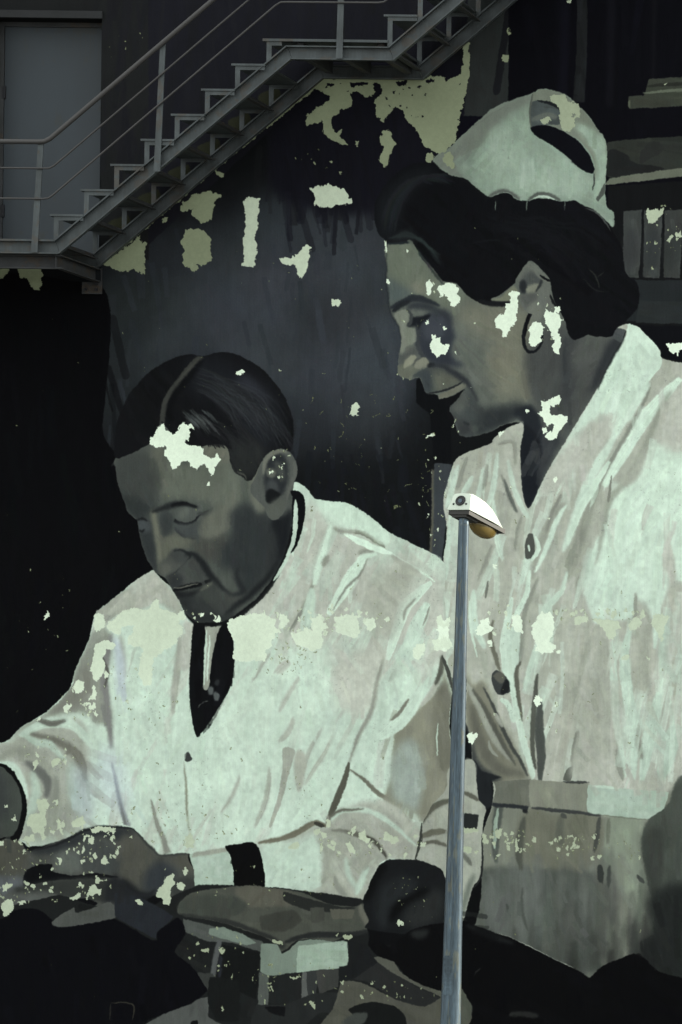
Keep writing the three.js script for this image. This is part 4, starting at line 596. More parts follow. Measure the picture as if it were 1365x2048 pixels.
// the dark hand of the nurse and the black case at lower right
const fist = ZN([820, 580, 850, 500, 885, 420, 940, 352, 1050, 338, 1130, 342, 1240, 385, 1285, 440, 1340, 520, 1340, 760, 870, 740, 850, 680]);
fill(ZN([850, 700, 900, 820, 1340, 820, 1340, 600]), [14, 15, 17], { s: 0.2 });
fill(fist, [27, 29, 31], { s: 0.5, t: 20 });
inside(fist, () => {
  fill(ZN([900, 560, 960, 470, 1060, 440, 1130, 480, 1080, 560, 980, 600, 960, 711, 900, 711]), [42, 45, 47], { b: 8 }); fill(ZN([1000, 600, 1100, 530, 1180, 500, 1190, 540, 1080, 600, 1000, 680, 970, 690]), [12, 13, 14], { b: 4 });
  fill(ZN([1070, 620, 1160, 560, 1240, 500, 1280, 620, 1200, 711, 1060, 711]), [46, 48, 48], { b: 8 }); stroke(ZN([830, 580, 890, 430, 950, 365]), 20, [14, 15, 16], { b: 5 });
});
fill(ZO([880, 200, 960, 260, 1060, 180, 1200, 150, 1340, 170, 1365, 240, 1240, 460, 1060, 410, 980, 330, 900, 295, 860, 250]), [11, 11, 13], { s: 0.3 }); fill(ZO([1060, 190, 1130, 180, 1120, 215, 1070, 215]), [40, 42, 42], { b: 3 });
const caseP = ZQ([130, 910, 195, 930, 420, 1010, 640, 1120, 780, 1180, 850, 1225, 920, 1160, 1090, 1092, 1160, 1115, 1240, 1190, 1500, 1250, 2200, 1200, 2200, 1700, 110, 1700, 180, 1470, 190, 1390, 130, 1290, 100, 1250]);
fill(caseP, [9, 9, 11], { s: 0.2 }); stroke(ZQ([150, 930, 300, 990, 420, 1035]), 12, [30, 32, 33], { b: 2.5 }); stroke(ZQ([195, 1230, 205, 1195, 235, 1175]), 3, [40, 41, 40]);
inside(caseP, () => bristle(ZQ([130, 950, 1600, 1600]), [10, 10, 12], 60, 0.4, 0.6, 80));
fill(ZQ([110, 1290, 135, 1295, 185, 1390, 175, 1460, 110, 1490]), [84, 86, 79], { s: 0.2, t: 6 });
fill(ZQ([400, 1425, 440, 1415, 540, 1425, 545, 1450, 470, 1445, 405, 1445]), [44, 45, 44], { b: 1.5, t: 6, v: 0.4 });

// ---- broken brush marks over everything: short strokes of the paint already there, dragged a little where no edge is crossed
{
  const img = pc.getImageData(0, 0, TW, TH).data, RB = rng(808);
  const look = (x, y) => { const X = AF[0] * x + AF[1] * y + AF[2], Y = AF[3] * x + AF[4] * y + AF[5], i = (clamp(Math.round((MY1 - Y) * KY), 0, TH - 1) * TW + clamp(Math.round((X - MX0) * KX), 0, TW - 1)) * 4; return [img[i], img[i + 1], img[i + 2]]; };
  const areas = [[230, 880, 600, 1250, 1200, 10, 22, 3, 6], [770, 470, 1240, 900, 1500, 10, 24, 3, 7], [0, 960, 900, 1800, 2000, 20, 50, 5, 12], [880, 640, 1700, 2000, 3000, 20, 60, 5, 12], [860, 170, 1250, 460, 500, 16, 40, 5, 11], [0, 1640, 960, 2060, 1200, 14, 34, 5, 12]];
  pc.lineCap = 'butt';
  for (const [x0, y0, x1, y1, n, l0, l1, w0, w1] of areas) for (let k = 0; k < n; k++) {
    const x = x0 + RB() * (x1 - x0), y = y0 + RB() * (y1 - y0), flow = fbm(x * 0.006, y * 0.006) * 1.6 + 1.5, l = l0 + RB() * (l1 - l0), dx = Math.cos(flow) * l, dy = Math.sin(flow) * l, w = w0 + RB() * (w1 - w0);
    const a = look(x, y), ok = [look(x + dx, y + dy), look(x + dx * 0.5, y + dy * 0.5), look(x + dx * 0.25, y + dy * 0.25), look(x + dx * 0.75, y + dy * 0.75), look(x + dx * 0.5 - dy / l * w * 0.6, y + dy * 0.5 + dx / l * w * 0.6), look(x + dx * 0.5 + dy / l * w * 0.6, y + dy * 0.5 - dx / l * w * 0.6), look(x - dy / l * w * 0.6, y + dx / l * w * 0.6), look(x + dy / l * w * 0.6, y - dx / l * w * 0.6)].every((b) => Math.abs(b[1] - a[1]) < 3.5 + a[1] * 0.07);
    if (!ok) continue;
    const f = 1 + (RB() - 0.5) * 0.09; pc.globalAlpha = 0.35 + RB() * 0.45; pc.strokeStyle = css(a.map((q) => q * f)); pc.lineWidth = w;
    pc.beginPath(); pc.moveTo(x, y); pc.quadraticCurveTo(x + dx * 0.5 + (RB() - 0.5) * 5, y + dy * 0.5, x + dx, y + dy); pc.stroke();
  }
  pc.globalAlpha = 1;
}
// ---- flaked patches: the paint gone down to pale plaster (1 = bright, 2 = yellower plaster, dimmed to paint in shade and lens falloff)
const [maskCanvas, mk] = sheet();
mk.fillStyle = '#000'; mk.fillRect(-600, -500, 3000, 3200);
const patch = (p, g = 255) => { trace(mk, p, 0.25); mk.fillStyle = `rgb(${g},0,0)`; mk.fill(); };
const unpatch = (p) => { trace(mk, p, 0.25); mk.fillStyle = '#000'; mk.fill(); };
const YELLOW_DIM = 126;
for (const q of [
  [455, 352, 700, 352, 715, 372, 690, 430, 660, 436, 630, 415, 600, 410, 600, 470, 540, 500, 500, 540, 520, 592, 555, 575, 545, 612, 580, 642, 560, 648, 500, 626, 470, 600, 465, 545, 440, 552, 390, 560, 390, 520, 440, 480, 495, 450, 490, 428, 430, 392],
  [690, 352, 920, 350, 960, 338, 1030, 350, 1085, 330, 1095, 250, 1090, 190, 1122, 195, 1118, 360, 1100, 452, 1075, 530, 1055, 642, 985, 688, 915, 652, 890, 590, 850, 552, 830, 510, 790, 478, 742, 538, 710, 526, 698, 460, 732, 402],
  [735, 590, 770, 588, 778, 620, 792, 642, 765, 700, 758, 735, 738, 750, 714, 712, 735, 660, 716, 632], [608, 630, 622, 632, 618, 650, 606, 645], [930, 685, 960, 690, 945, 728, 926, 720], [1005, 690, 1040, 680, 1054, 752, 1030, 742, 1000, 716], [540, 768, 552, 770, 546, 780], [1275, 245, 1295, 245, 1292, 275, 1272, 268], [1294, 125, 1302, 125, 1300, 155, 1294, 152],
]) patch(ZS(q), YELLOW_DIM);
for (const q of [[590, 420, 640, 425, 660, 440, 690, 425, 700, 440, 690, 500, 640, 560, 590, 520, 600, 470], [480, 375, 515, 372, 512, 384, 485, 388], [585, 370, 660, 372, 665, 384, 590, 388], [790, 362, 840, 365, 840, 382, 800, 380], [885, 385, 905, 385, 900, 395], [925, 362, 960, 355, 940, 378], [1010, 352, 1030, 350, 1022, 370], [690, 375, 712, 375, 735, 405, 700, 440], [812, 505, 822, 505, 818, 512], [780, 404, 790, 404, 788, 420, 780, 418], [740, 436, 756, 436, 752, 444]]) unpatch(ZS(q));
for (const [x, y] of [[862, 515], [890, 520], [910, 518], [815, 470], [840, 486], [920, 425], [1080, 378], [575, 405], [805, 420], [830, 400], [870, 420], [660, 455], [545, 370], [850, 395], [760, 470]]) unpatch(ZS([x - 4, y - 3, x + 4, y - 2, x + 3, y + 4, x - 3, y + 3]));
for (const q of [
  [1120, 1095, 1240, 1095, 1262, 1120, 1222, 1150, 1222, 1210, 1200, 1250, 1150, 1275, 1125, 1245, 1085, 1215, 1098, 1188, 1050, 1212, 1030, 1195, 1050, 1150, 1090, 1130], [1060, 1310, 1130, 1300, 1175, 1320, 1205, 1360, 1198, 1420, 1212, 1470, 1160, 1506, 1130, 1500, 1136, 1530, 1100, 1546, 1075, 1515, 1045, 1500, 1052, 1420, 1036, 1370],
  [595, 1500, 680, 1440, 800, 1345, 808, 1385, 840, 1382, 825, 1450, 832, 1556, 790, 1548, 770, 1528, 720, 1540, 690, 1552, 650, 1530, 615, 1512], [105, 1525, 240, 1525, 238, 1648, 185, 1635, 165, 1590, 125, 1580], [-60, 1525, 62, 1525, 20, 1580, -60, 1570], [1232, 970, 1275, 985, 1270, 1012, 1238, 1000], [930, 1240, 955, 1240, 945, 1268, 922, 1264],
]) patch(ZT(q), YELLOW_DIM);
patch(ZT([575, 1515, 800, 1330, 1100, 1080, 1365, 855, 1500, 745, 1830, 480, 1830, 460, 1365, 835, 1100, 1055, 800, 1300, 575, 1490]), YELLOW_DIM);
patch(ZS([900, 350, 960, 300, 1110, 185, 1110, 165, 950, 285, 890, 340]), YELLOW_DIM);
// flakes on the background and the two figures, as found
for (const q of [[488, 400, 522, 397, 515, 440, 520, 448, 511, 470, 516, 500, 508, 533, 487, 530, 493, 495, 488, 478, 494, 440], [622, 380, 640, 372, 655, 369, 690, 378, 706, 404, 690, 408, 665, 414, 645, 416, 632, 408, 634, 394], [561, 518, 590, 514, 605, 496, 623, 492, 619, 520, 613, 545, 603, 554, 594, 540, 590, 530, 570, 528], [666, 598, 684, 600, 680, 614, 668, 611], [707, 812, 714, 806, 721, 812, 717, 832, 704, 828]]) patch(q, 215);
for (const q of [[350, 520, 375, 508, 400, 550, 440, 588, 500, 505, 560, 512, 578, 535, 548, 545, 558, 575, 545, 610, 515, 625, 545, 650, 590, 660, 640, 672, 640, 705, 690, 735, 725, 728, 735, 705, 755, 740, 742, 775, 720, 800, 718, 850, 705, 852, 670, 800, 655, 775, 625, 785, 600, 808, 555, 780, 545, 750, 490, 768, 455, 790, 430, 810, 420, 770, 395, 735, 383, 705, 395, 665, 380, 650, 340, 660, 290, 648, 292, 605], [870, 158, 905, 138, 918, 145, 910, 178, 890, 165], [673, 912, 686, 908, 690, 928, 678, 935], [1090, 822, 1105, 818, 1102, 830, 1092, 832], [1110, 818, 1126, 824, 1112, 834], [1192, 772, 1206, 776, 1200, 790, 1193, 786], [1155, 855, 1175, 858, 1160, 866], [1155, 134, 1178, 138, 1164, 142], [1222, 716, 1232, 720, 1226, 726]]) patch(ZA(q));
for (const q of [[530, 550, 555, 545, 580, 600, 560, 640, 550, 678, 530, 665, 518, 620], [640, 590, 700, 580, 770, 585, 815, 625, 810, 670, 838, 720, 815, 760, 775, 782, 745, 765, 735, 735, 690, 700, 690, 670, 655, 690, 632, 645], [1285, 665, 1340, 640, 1360, 665, 1345, 720, 1358, 780, 1340, 850, 1325, 940, 1290, 985, 1250, 1045, 1220, 1050, 1205, 1000, 1165, 980, 1140, 920, 1180, 870, 1240, 845, 1245, 770, 1285, 750], [512, 925, 540, 910, 545, 925, 520, 945], [676, 970, 700, 960, 722, 980, 700, 1000, 682, 998], [376, 656, 392, 660, 382, 672], [160, 545, 182, 545, 184, 580, 166, 580], [146, 210, 162, 205, 158, 298, 145, 298], [348, 265, 362, 280, 362, 298, 345, 296], [580, 565, 598, 560, 590, 585], [585, 650, 600, 640, 595, 665], [955, 935, 972, 935, 966, 952]]) patch(ZC(q));
for (const q of [[585, 45, 600, 35, 612, 70, 650, 62, 655, 85, 650, 110, 680, 140, 722, 128, 715, 190, 680, 215, 650, 220, 618, 248, 585, 220, 570, 180, 555, 145, 575, 130], [785, 195, 800, 195, 798, 228, 788, 222], [662, 500, 690, 480, 682, 502], [920, 525, 940, 525, 932, 538], [255, 400, 268, 398, 264, 412], [290, 425, 314, 436, 308, 444], [368, 444, 380, 444, 376, 458], [1172, 940, 1228, 920, 1220, 945, 1185, 972], [780, 812, 792, 810, 768, 850, 760, 880, 750, 880], [808, 912, 824, 912, 816, 928], [512, 975, 590, 940, 586, 950, 520, 984]]) patch(ZD(q));
for (const q of [[340, 605, 370, 560, 400, 558, 432, 585, 428, 620, 408, 690, 385, 720, 350, 715, 340, 680, 345, 640], [450, 470, 480, 495, 520, 485, 535, 510, 565, 540, 555, 580, 530, 610, 545, 650, 550, 710, 540, 775, 515, 770, 495, 730, 505, 690, 490, 650, 485, 610, 450, 575, 435, 520], [515, 455, 535, 445, 552, 470, 535, 485, 518, 480], [395, 422, 408, 425, 405, 445, 398, 445], [1265, 700, 1365, 690, 1500, 720, 1365, 740, 1345, 788, 1335, 750, 1310, 760]]) patch(ZE(q));
for (const q of [[868, 1230, 968, 1225, 960, 1250, 930, 1270, 915, 1300, 885, 1308, 868, 1300], [985, 1400, 1000, 1385, 1015, 1372, 1020, 1385, 1000, 1405], [1030, 1365, 1060, 1358, 1062, 1380, 1040, 1385], [992, 1412, 1004, 1410, 1000, 1420], [890, 1565, 903, 1566, 898, 1576], [400, 0, 424, 0, 420, 20, 404, 20], [966, 486, 984, 486, 974, 498]]) patch(ZU(q), 180);
for (const q of [[920, 85, 985, 80, 1010, 105, 1060, 125, 1070, 180, 1040, 195, 1045, 225, 1015, 262, 985, 252, 965, 212, 970, 150, 925, 112], [870, 205, 910, 185, 915, 210, 885, 222]]) patch(ZF(q), 160);
unpatch(ZF([1020, 178, 1040, 165, 1042, 178, 1024, 190]));
for (const q of [[580, 125, 620, 120, 640, 100, 685, 92, 680, 125, 650, 148, 632, 140, 622, 165, 625, 195, 700, 195, 718, 215, 712, 245, 690, 270, 660, 310, 640, 335, 600, 335, 610, 300, 640, 275, 638, 235, 610, 250, 590, 225, 565, 190, 585, 170], [585, 270, 610, 265, 605, 290, 590, 302], [485, 160, 500, 162, 512, 185, 492, 178], [328, 305, 360, 285, 365, 298, 340, 320], [645, 555, 662, 550, 660, 575, 650, 575], [612, 775, 628, 778, 622, 792], [300, 1045, 318, 1040, 315, 1060, 303, 1060], [404, 596, 420, 598, 410, 606], [470, 768, 484, 768, 480, 776]]) patch(ZG(q));
for (const q of [[215, 320, 250, 285, 275, 270, 285, 300, 302, 325, 290, 350, 250, 360, 235, 375, 208, 350], [540, 290, 570, 250, 605, 238, 640, 260, 652, 310, 645, 360, 620, 395, 655, 430, 640, 465, 590, 465, 548, 455, 550, 400, 530, 385, 527, 330], [410, 260, 440, 245, 465, 280, 470, 350, 430, 350, 412, 300], [0, 265, 20, 260, 25, 290, 45, 268, 62, 290, 45, 320, 58, 350, 50, 380, 78, 410, 60, 430, 50, 458, 10, 455, -12, 420, 5, 380, -10, 330], [160, 930, 180, 918, 190, 930, 210, 918, 212, 945, 190, 982, 165, 955], [540, 712, 560, 708, 580, 730, 565, 760, 548, 775, 540, 745], [282, 390, 296, 392, 295, 425, 284, 425], [655, 455, 680, 455, 670, 472], [655, 745, 660, 745, 665, 768, 656, 764], [656, 895, 664, 895, 660, 915], [708, 652, 716, 654, 714, 664]]) patch(ZH(q));
for (const q of [[765, 270, 830, 262, 838, 290, 800, 300, 765, 320], [860, 280, 930, 280, 1000, 290, 1022, 320, 1000, 345, 985, 390, 960, 385, 930, 340, 890, 300], [1070, 295, 1120, 270, 1148, 295, 1130, 320, 1080, 345], [1205, 260, 1250, 245, 1302, 265, 1285, 300, 1260, 340, 1262, 390, 1245, 395, 1225, 340, 1195, 320], [1030, 490, 1072, 480, 1068, 502, 1036, 508], [1170, 490, 1188, 490, 1180, 512]]) patch(ZH(q), 205);
for (const q of [[545, 140, 580, 138, 605, 165, 605, 205, 580, 215, 570, 232, 542, 228, 540, 180], [612, 205, 640, 170, 700, 125, 770, 102, 840, 115, 880, 60, 905, 60, 910, 100, 1000, 130, 1020, 170, 1020, 200, 1050, 215, 1040, 255, 1015, 270, 1010, 310, 940, 350, 880, 390, 870, 480, 860, 540, 815, 540, 800, 470, 805, 390, 820, 330, 740, 310, 735, 275, 760, 240, 770, 200, 700, 205, 690, 245, 660, 250, 640, 225], [1010, 140, 1050, 125, 1058, 160, 1040, 178, 1015, 165], [552, 310, 600, 290, 655, 305, 650, 335, 615, 345, 585, 385, 605, 420, 590, 470, 555, 520, 535, 500, 530, 460, 515, 450, 535, 420, 545, 350], [432, 525, 460, 510, 485, 525, 480, 570, 440, 585, 430, 560], [370, 665, 390, 640, 402, 660, 392, 692, 375, 690], [520, 605, 540, 545, 555, 580, 550, 620, 515, 625], [520, 650, 540, 640, 550, 670, 530, 685, 515, 670], [262, 145, 284, 125, 280, 150, 262, 172], [595, 470, 612, 455, 620, 490, 600, 502], [215, 735, 238, 725, 232, 745, 216, 745], [166, 240, 173, 239, 172, 246]]) patch(ZI(q), 225);
for (const q of [[1098, 128, 1106, 126, 1104, 138], [1146, 138, 1170, 132, 1164, 148, 1150, 148], [1220, 140, 1236, 150, 1226, 162], [1242, 160, 1254, 148, 1266, 165, 1264, 180, 1242, 178]]) patch(ZI(q), 240);
for (const q of [[55, 800, 130, 768, 250, 760, 265, 740, 275, 770, 320, 790, 315, 830, 350, 860, 300, 900, 310, 940, 270, 960, 260, 1024, 90, 1024, 85, 930, 55, 850], [345, 770, 385, 765, 390, 810, 365, 838, 345, 830], [520, 790, 580, 760, 590, 800, 620, 830, 580, 880, 590, 930, 540, 970, 480, 950, 430, 920, 412, 875, 480, 860, 490, 840, 530, 850], [660, 775, 740, 768, 810, 770, 790, 800, 800, 860, 780, 900, 720, 885, 665, 860, 670, 820], [835, 790, 880, 785, 892, 830, 870, 860, 842, 850], [1240, 780, 1270, 770, 1280, 810, 1310, 780, 1310, 830, 1280, 850, 1285, 890, 1330, 930, 1310, 970, 1260, 965, 1225, 960, 1215, 910, 1260, 900, 1265, 845, 1240, 835], [1120, 940, 1175, 930, 1165, 990, 1125, 1018, 1105, 990]]) patch(ZJ(q), 235);
for (const q of [[160, 470, 175, 430, 230, 415, 215, 380, 225, 340, 275, 335, 280, 380, 262, 420, 270, 460, 258, 520, 265, 560, 240, 575, 235, 520, 200, 540, 205, 575, 140, 570, 160, 545, 205, 540, 175, 500], [415, 480, 430, 450, 480, 440, 485, 480, 450, 492, 420, 494], [330, 460, 345, 455, 350, 472, 332, 478], [195, 140, 212, 112, 220, 150, 200, 170], [300, 120, 330, 100, 355, 115, 330, 135, 305, 160], [930, 830, 955, 770, 990, 765, 998, 810, 980, 850, 975, 930, 940, 936, 925, 900, 892, 888, 915, 840], [1015, 830, 1040, 810, 1062, 825, 1050, 850, 1022, 848], [1045, 750, 1060, 728, 1072, 750, 1058, 770], [505, 880, 520, 840, 545, 818, 560, 850, 585, 860, 580, 885, 545, 875, 530, 890], [585, 680, 610, 668, 625, 690, 608, 712, 588, 705], [400, 900, 440, 880, 470, 872, 465, 892, 420, 908], [20, 940, 45, 910, 80, 930, 75, 970, 40, 1000, 20, 980], [770, 905, 800, 915, 818, 935, 795, 938], [510, 590, 520, 545, 540, 555, 530, 595], [478, 570, 492, 530, 498, 560, 485, 585], [535, 660, 552, 650, 556, 675, 542, 680], [332, 670, 350, 670, 352, 705, 342, 712], [470, 615, 482, 608, 486, 632, 472, 638], [0, 575, 30, 575, 20, 600, 0, 600], [15, 838, 40, 835, 40, 858, 22, 860], [28, 370, 45, 362, 50, 385, 34, 390], [70, 450, 90, 432, 92, 455, 76, 462], [448, 806, 464, 802, 462, 822, 450, 820], [745, 548, 758, 546, 756, 562], [940, 732, 952, 730, 948, 742], [112, 925, 145, 915, 150, 930, 118, 938], [520, 505, 600, 492, 660, 510, 650, 525, 600, 515, 560, 525, 525, 525], [1060, 560, 1100, 540, 1110, 600, 1070, 620]]) patch(ZL(q), 190);
for (const q of [[535, 170, 570, 165, 580, 190, 550, 198], [580, 190, 605, 185, 610, 215, 585, 215], [795, 190, 830, 165, 830, 200, 850, 230, 835, 245, 800, 225], [755, 160, 780, 150, 775, 185, 745, 185], [935, 195, 955, 182, 1020, 225, 1018, 245, 960, 240, 940, 225], [725, 250, 745, 240, 775, 280, 770, 300, 735, 290], [395, 260, 440, 235, 455, 260, 430, 280, 400, 280], [640, 265, 660, 265, 655, 285, 640, 285], [610, 112, 635, 115, 632, 150, 612, 150], [918, 275, 935, 280, 930, 298], [1150, 245, 1178, 240, 1170, 262, 1152, 266], [1020, 690, 1045, 685, 1040, 711, 1018, 711], [575, 270, 592, 265, 590, 290, 578, 290]]) patch(ZN(q), 190);
for (const q of [[425, 220, 470, 235, 470, 248, 430, 238], [105, 265, 140, 262, 135, 278, 110, 275], [180, 275, 212, 265, 205, 285, 185, 288], [745, 205, 790, 210, 785, 222, 755, 222], [500, 392, 560, 392, 520, 402], [590, 505, 610, 510, 618, 540, 598, 525], [735, 412, 755, 415, 745, 432], [418, 435, 428, 435, 424, 462], [385, 500, 396, 500, 392, 522], [195, 535, 208, 535, 200, 548], [710, 205, 725, 202, 720, 215]]) patch(ZO(q), 150);
for (const q of [[130, 380, 190, 378, 225, 395, 215, 405, 170, 405, 135, 410], [140, 495, 170, 490, 185, 510, 160, 525, 142, 515], [320, 400, 352, 378, 355, 420, 340, 440, 322, 430], [248, 425, 262, 418, 268, 450, 252, 472], [432, 470, 446, 440, 445, 515, 435, 512], [745, 500, 770, 440, 765, 475, 752, 512], [720, 530, 740, 528, 735, 545, 720, 545], [850, 545, 872, 540, 870, 570, 855, 568], [890, 540, 915, 535, 905, 560, 890, 556], [205, 515, 225, 510, 218, 528], [470, 505, 490, 500, 485, 520]]) patch(ZQ(q), 170);
// chips: clusters of small flakes
const RC = rng(99);
function chips(x, y, rx, ry, n, r, g = 200) { for (let i = 0; i < n; i++) { const a = RC() * 6.283, d = Math.sqrt(RC()), cx = x + Math.cos(a) * d * rx, cy = y + Math.sin(a) * d * ry, q = []; const rr = r * (0.35 + RC() * RC() * 1.3); for (let k = 0; k < 6; k++) { const t = k / 6 * 6.283; q.push(cx + Math.cos(t) * rr * (0.5 + RC()), cy + Math.sin(t) * rr * (0.5 + RC()) * 1.2); } patch(q, g); } }
chips(190, 1690, 60, 38, 46, 3, 190); chips(60, 1720, 60, 50, 40, 2.4, 180); chips(190, 1770, 40, 30, 20, 3, 180); chips(60, 1790, 70, 30, 34, 3.5, 180); chips(160, 1410, 40, 36, 18, 3, 220); chips(110, 1500, 60, 30, 22, 3, 200); chips(120, 1640, 50, 40, 18, 3, 190);
chips(1160, 1685, 60, 20, 40, 2.4, 170); chips(1040, 1680, 30, 22, 26, 2.6, 170); chips(990, 1690, 16, 40, 16, 2.5, 170); chips(1250, 1700, 40, 25, 12, 2.4, 170);
chips(700, 1690, 70, 26, 30, 2.6, 190); chips(800, 1690, 50, 26, 16, 2.4, 190); chips(520, 1770, 160, 40, 26, 2, 150); chips(780, 1980, 110, 20, 30, 2, 150); chips(430, 1900, 60, 50, 20, 2, 140); chips(600, 1960, 120, 50, 24, 2, 140); chips(180, 1920, 160, 80, 6, 1.5, 90); chips(500, 1950, 60, 30, 10, 2, 140);
chips(820, 1790, 40, 40, 26, 1.5, 150); chips(870, 1000, 30, 90, 30, 1.7, 220); chips(740, 950, 110, 90, 34, 0.8, 150); chips(760, 1150, 80, 60, 8, 1.5, 220); chips(390, 1235, 80, 14, 10, 2, 230); chips(560, 930, 26, 34, 14, 1.6, 230); chips(350, 1100, 110, 100, 9, 0.8, 180); chips(860, 640, 50, 34, 8, 1.2, 220); chips(950, 700, 100, 100, 9, 0.8, 200); chips(1100, 640, 40, 60, 16, 1.5, 230); chips(700, 600, 120, 160, 12, 1.1, 200); chips(100, 1300, 100, 180, 22, 1.1, 170); chips(1330, 470, 40, 60, 24, 1.7, 170); chips(500, 820, 240, 120, 18, 1, 200); chips(400, 700, 180, 80, 16, 1, 140);  chips(240, 80, 50, 40, 16, 1.1, 110); chips(640, 320, 50, 30, 9, 2, YELLOW_DIM); chips(430, 560, 160, 60, 12, 1, 150);
chips(1190, 1230, 110, 14, 40, 3, 200); chips(1010, 1240, 60, 30, 18, 3, 225); chips(660, 1240, 120, 26, 60, 3.4, 225); chips(560, 1300, 80, 50, 70, 1.8, 215); chips(250, 1400, 120, 70, 50, 1.4, 215); chips(380, 1580, 300, 90, 90, 1.1, 205); chips(1000, 1400, 110, 160, 30, 1.4, 210); chips(1230, 1350, 120, 200, 40, 1.1, 200); chips(330, 1650, 150, 40, 50, 1.5, 200);
for (let k = 0; k < 260; k++) chips(-320 + RC() * 2020, 380 + RC() * 1720, 8, 8, 1, 0.7 + RC() * 0.5, 90 + RC() * 90);
// hairline scratches on the dark ground between the heads
{ const RS = rng(31); mk.lineCap = 'round'; for (let k = 0; k < 40; k++) { const x = 600 + RS() * 270, y = 780 + RS() * 240, a = RS() * 3.1, l = 3 + RS() * 13; mk.strokeStyle = `rgb(${80 + RS() * 50},0,0)`; mk.lineWidth = 0.8 + RS() * 0.6; mk.beginPath(); mk.moveTo(x, y); mk.quadraticCurveTo(x + Math.cos(a) * l * 0.5 + RS() * 3, y + Math.sin(a) * l * 0.5, x + Math.cos(a) * l, y + Math.sin(a) * l); mk.stroke(); } }

// ---- lay the paint on: wobble the brush edges, add grain, flake it off, and work out the relief
function layPaint() {
  pc.setTransform(1, 0, 0, 1, 0, 0); mk.setTransform(1, 0, 0, 1, 0, 0);
  const src = pc.getImageData(0, 0, TW, TH).data, msk = mk.getImageData(0, 0, TW, TH).data;
  const out = new Uint8Array(TW * TH * 4), bump = new Uint8Array(TW * TH * 4);
  const at = (d, x, y, c) => { x = clamp(x, 0, TW - 1.001); y = clamp(y, 0, TH - 1.001); const ix = x | 0, iy = y | 0, fx = x - ix, fy = y - iy, i = (iy * TW + ix) * 4 + c, j = i + TW * 4; return (d[i] * (1 - fx) + d[i + 4] * fx) * (1 - fy) + (d[j] * (1 - fx) + d[j + 4] * fx) * fy; };
  for (let y = 0; y < TH; y++) for (let x = 0; x < TW; x++) {
    const a = fbm(x * 0.055, y * 0.06), b = fbm(x * 0.055 + 91, y * 0.06 + 33), e1 = vn(x * 0.31 + 5, y * 0.31), e2 = vn(x * 0.31 + 77, y * 0.31 + 40);
    const sx = x + a * 1.5 + e1 * 0.7, sy = y + b * 1.5 + e2 * 0.7;
    const hair1 = vn(x * 0.5, y * 0.045 + 11) * 0.5 + vn(x * 0.11 + 40, y * 0.012) * 0.5, hair2 = vn(x * 0.06 + y * 0.02, y * 0.05 - x * 0.02 + 30), mott = fbm(x * 0.012 + 3, y * 0.012 + 8), grain = vn(x * 0.83, y * 0.83 + 60);
    const f1 = vn(x * 0.13 + 9, y * 0.13 + 50), f2 = vn(x * 0.13 + 70, y * 0.13 + 21), mx = x + f1 * 2.6 + e1 * 1.6 + grain * 0.8, my = y + f2 * 2.6 + e2 * 1.6 + grain * 0.8, m = at(msk, mx, my, 0);
    const i = (y * TW + x) * 4, o = ((TH - 1 - y) * TW + x) * 4;
    if (m > 48) {
      const m2 = Math.max(m, at(msk, mx - 3, my, 0), at(msk, mx + 3, my, 0), at(msk, mx, my - 3, 0), at(msk, mx, my + 3, 0)), t = clamp((m2 - 110) / 145, -0.45, 1), k = 1 + mott * 0.05 + grain * 0.025 + vn(x * 0.2, y * 0.2) * 0.02;
      const pl = [132 + 98 * t, 139 + 104 * t, 111 + 112 * t];
      for (let c = 0; c < 3; c++) out[o + c] = clamp(pl[c] * k, 0, 255);
      bump[o] = bump[o + 1] = bump[o + 2] = 90 + grain * 14 + mott * 10;
    } else {
      const fleck = -0.14 * sstep(0.7, 0.86, vn(x * 0.42 + 13, y * 0.42 + 7)) * sstep(0.05, 0.35, fbm(x * 0.02 + 60, y * 0.02)) + 0.035 * vn(x * 0.16 + 3, y * 0.16);
      const k = 1 + hair1 * 0.025 + hair2 * 0.03 + mott * 0.05 + grain * 0.02, ad = hair1 * 0.6 + grain * 0.6;
      for (let c = 0; c < 3; c++) { const q = at(src, sx, sy, c) * k + ad; out[o + c] = clamp(q * (0.84 + 0.16 * sstep(30, 130, q)) * (1 + (fleck + 0.06) * sstep(120, 170, q)), 0, 255); }
      bump[o] = bump[o + 1] = bump[o + 2] = 150 + hair1 * 26 + grain * 12 + mott * 12;
    }
    out[o + 3] = 255; bump[o + 3] = 255;
  }
  const tex = (d, srgb) => { const t = new THREE.DataTexture(d, TW, TH, THREE.RGBAFormat); t.magFilter = THREE.LinearFilter; t.minFilter = THREE.LinearMipmapLinearFilter; t.generateMipmaps = true; if (srgb) t.colorSpace = THREE.SRGBColorSpace; t.needsUpdate = true; return t; };
  return new THREE.MeshPhysicalMaterial({ specularIntensity: 0.18, map: tex(out, true), bumpMap: tex(bump, false), bumpScale: 0.004, roughness: 0.95 });
}
const muralMaterial = layPaint();

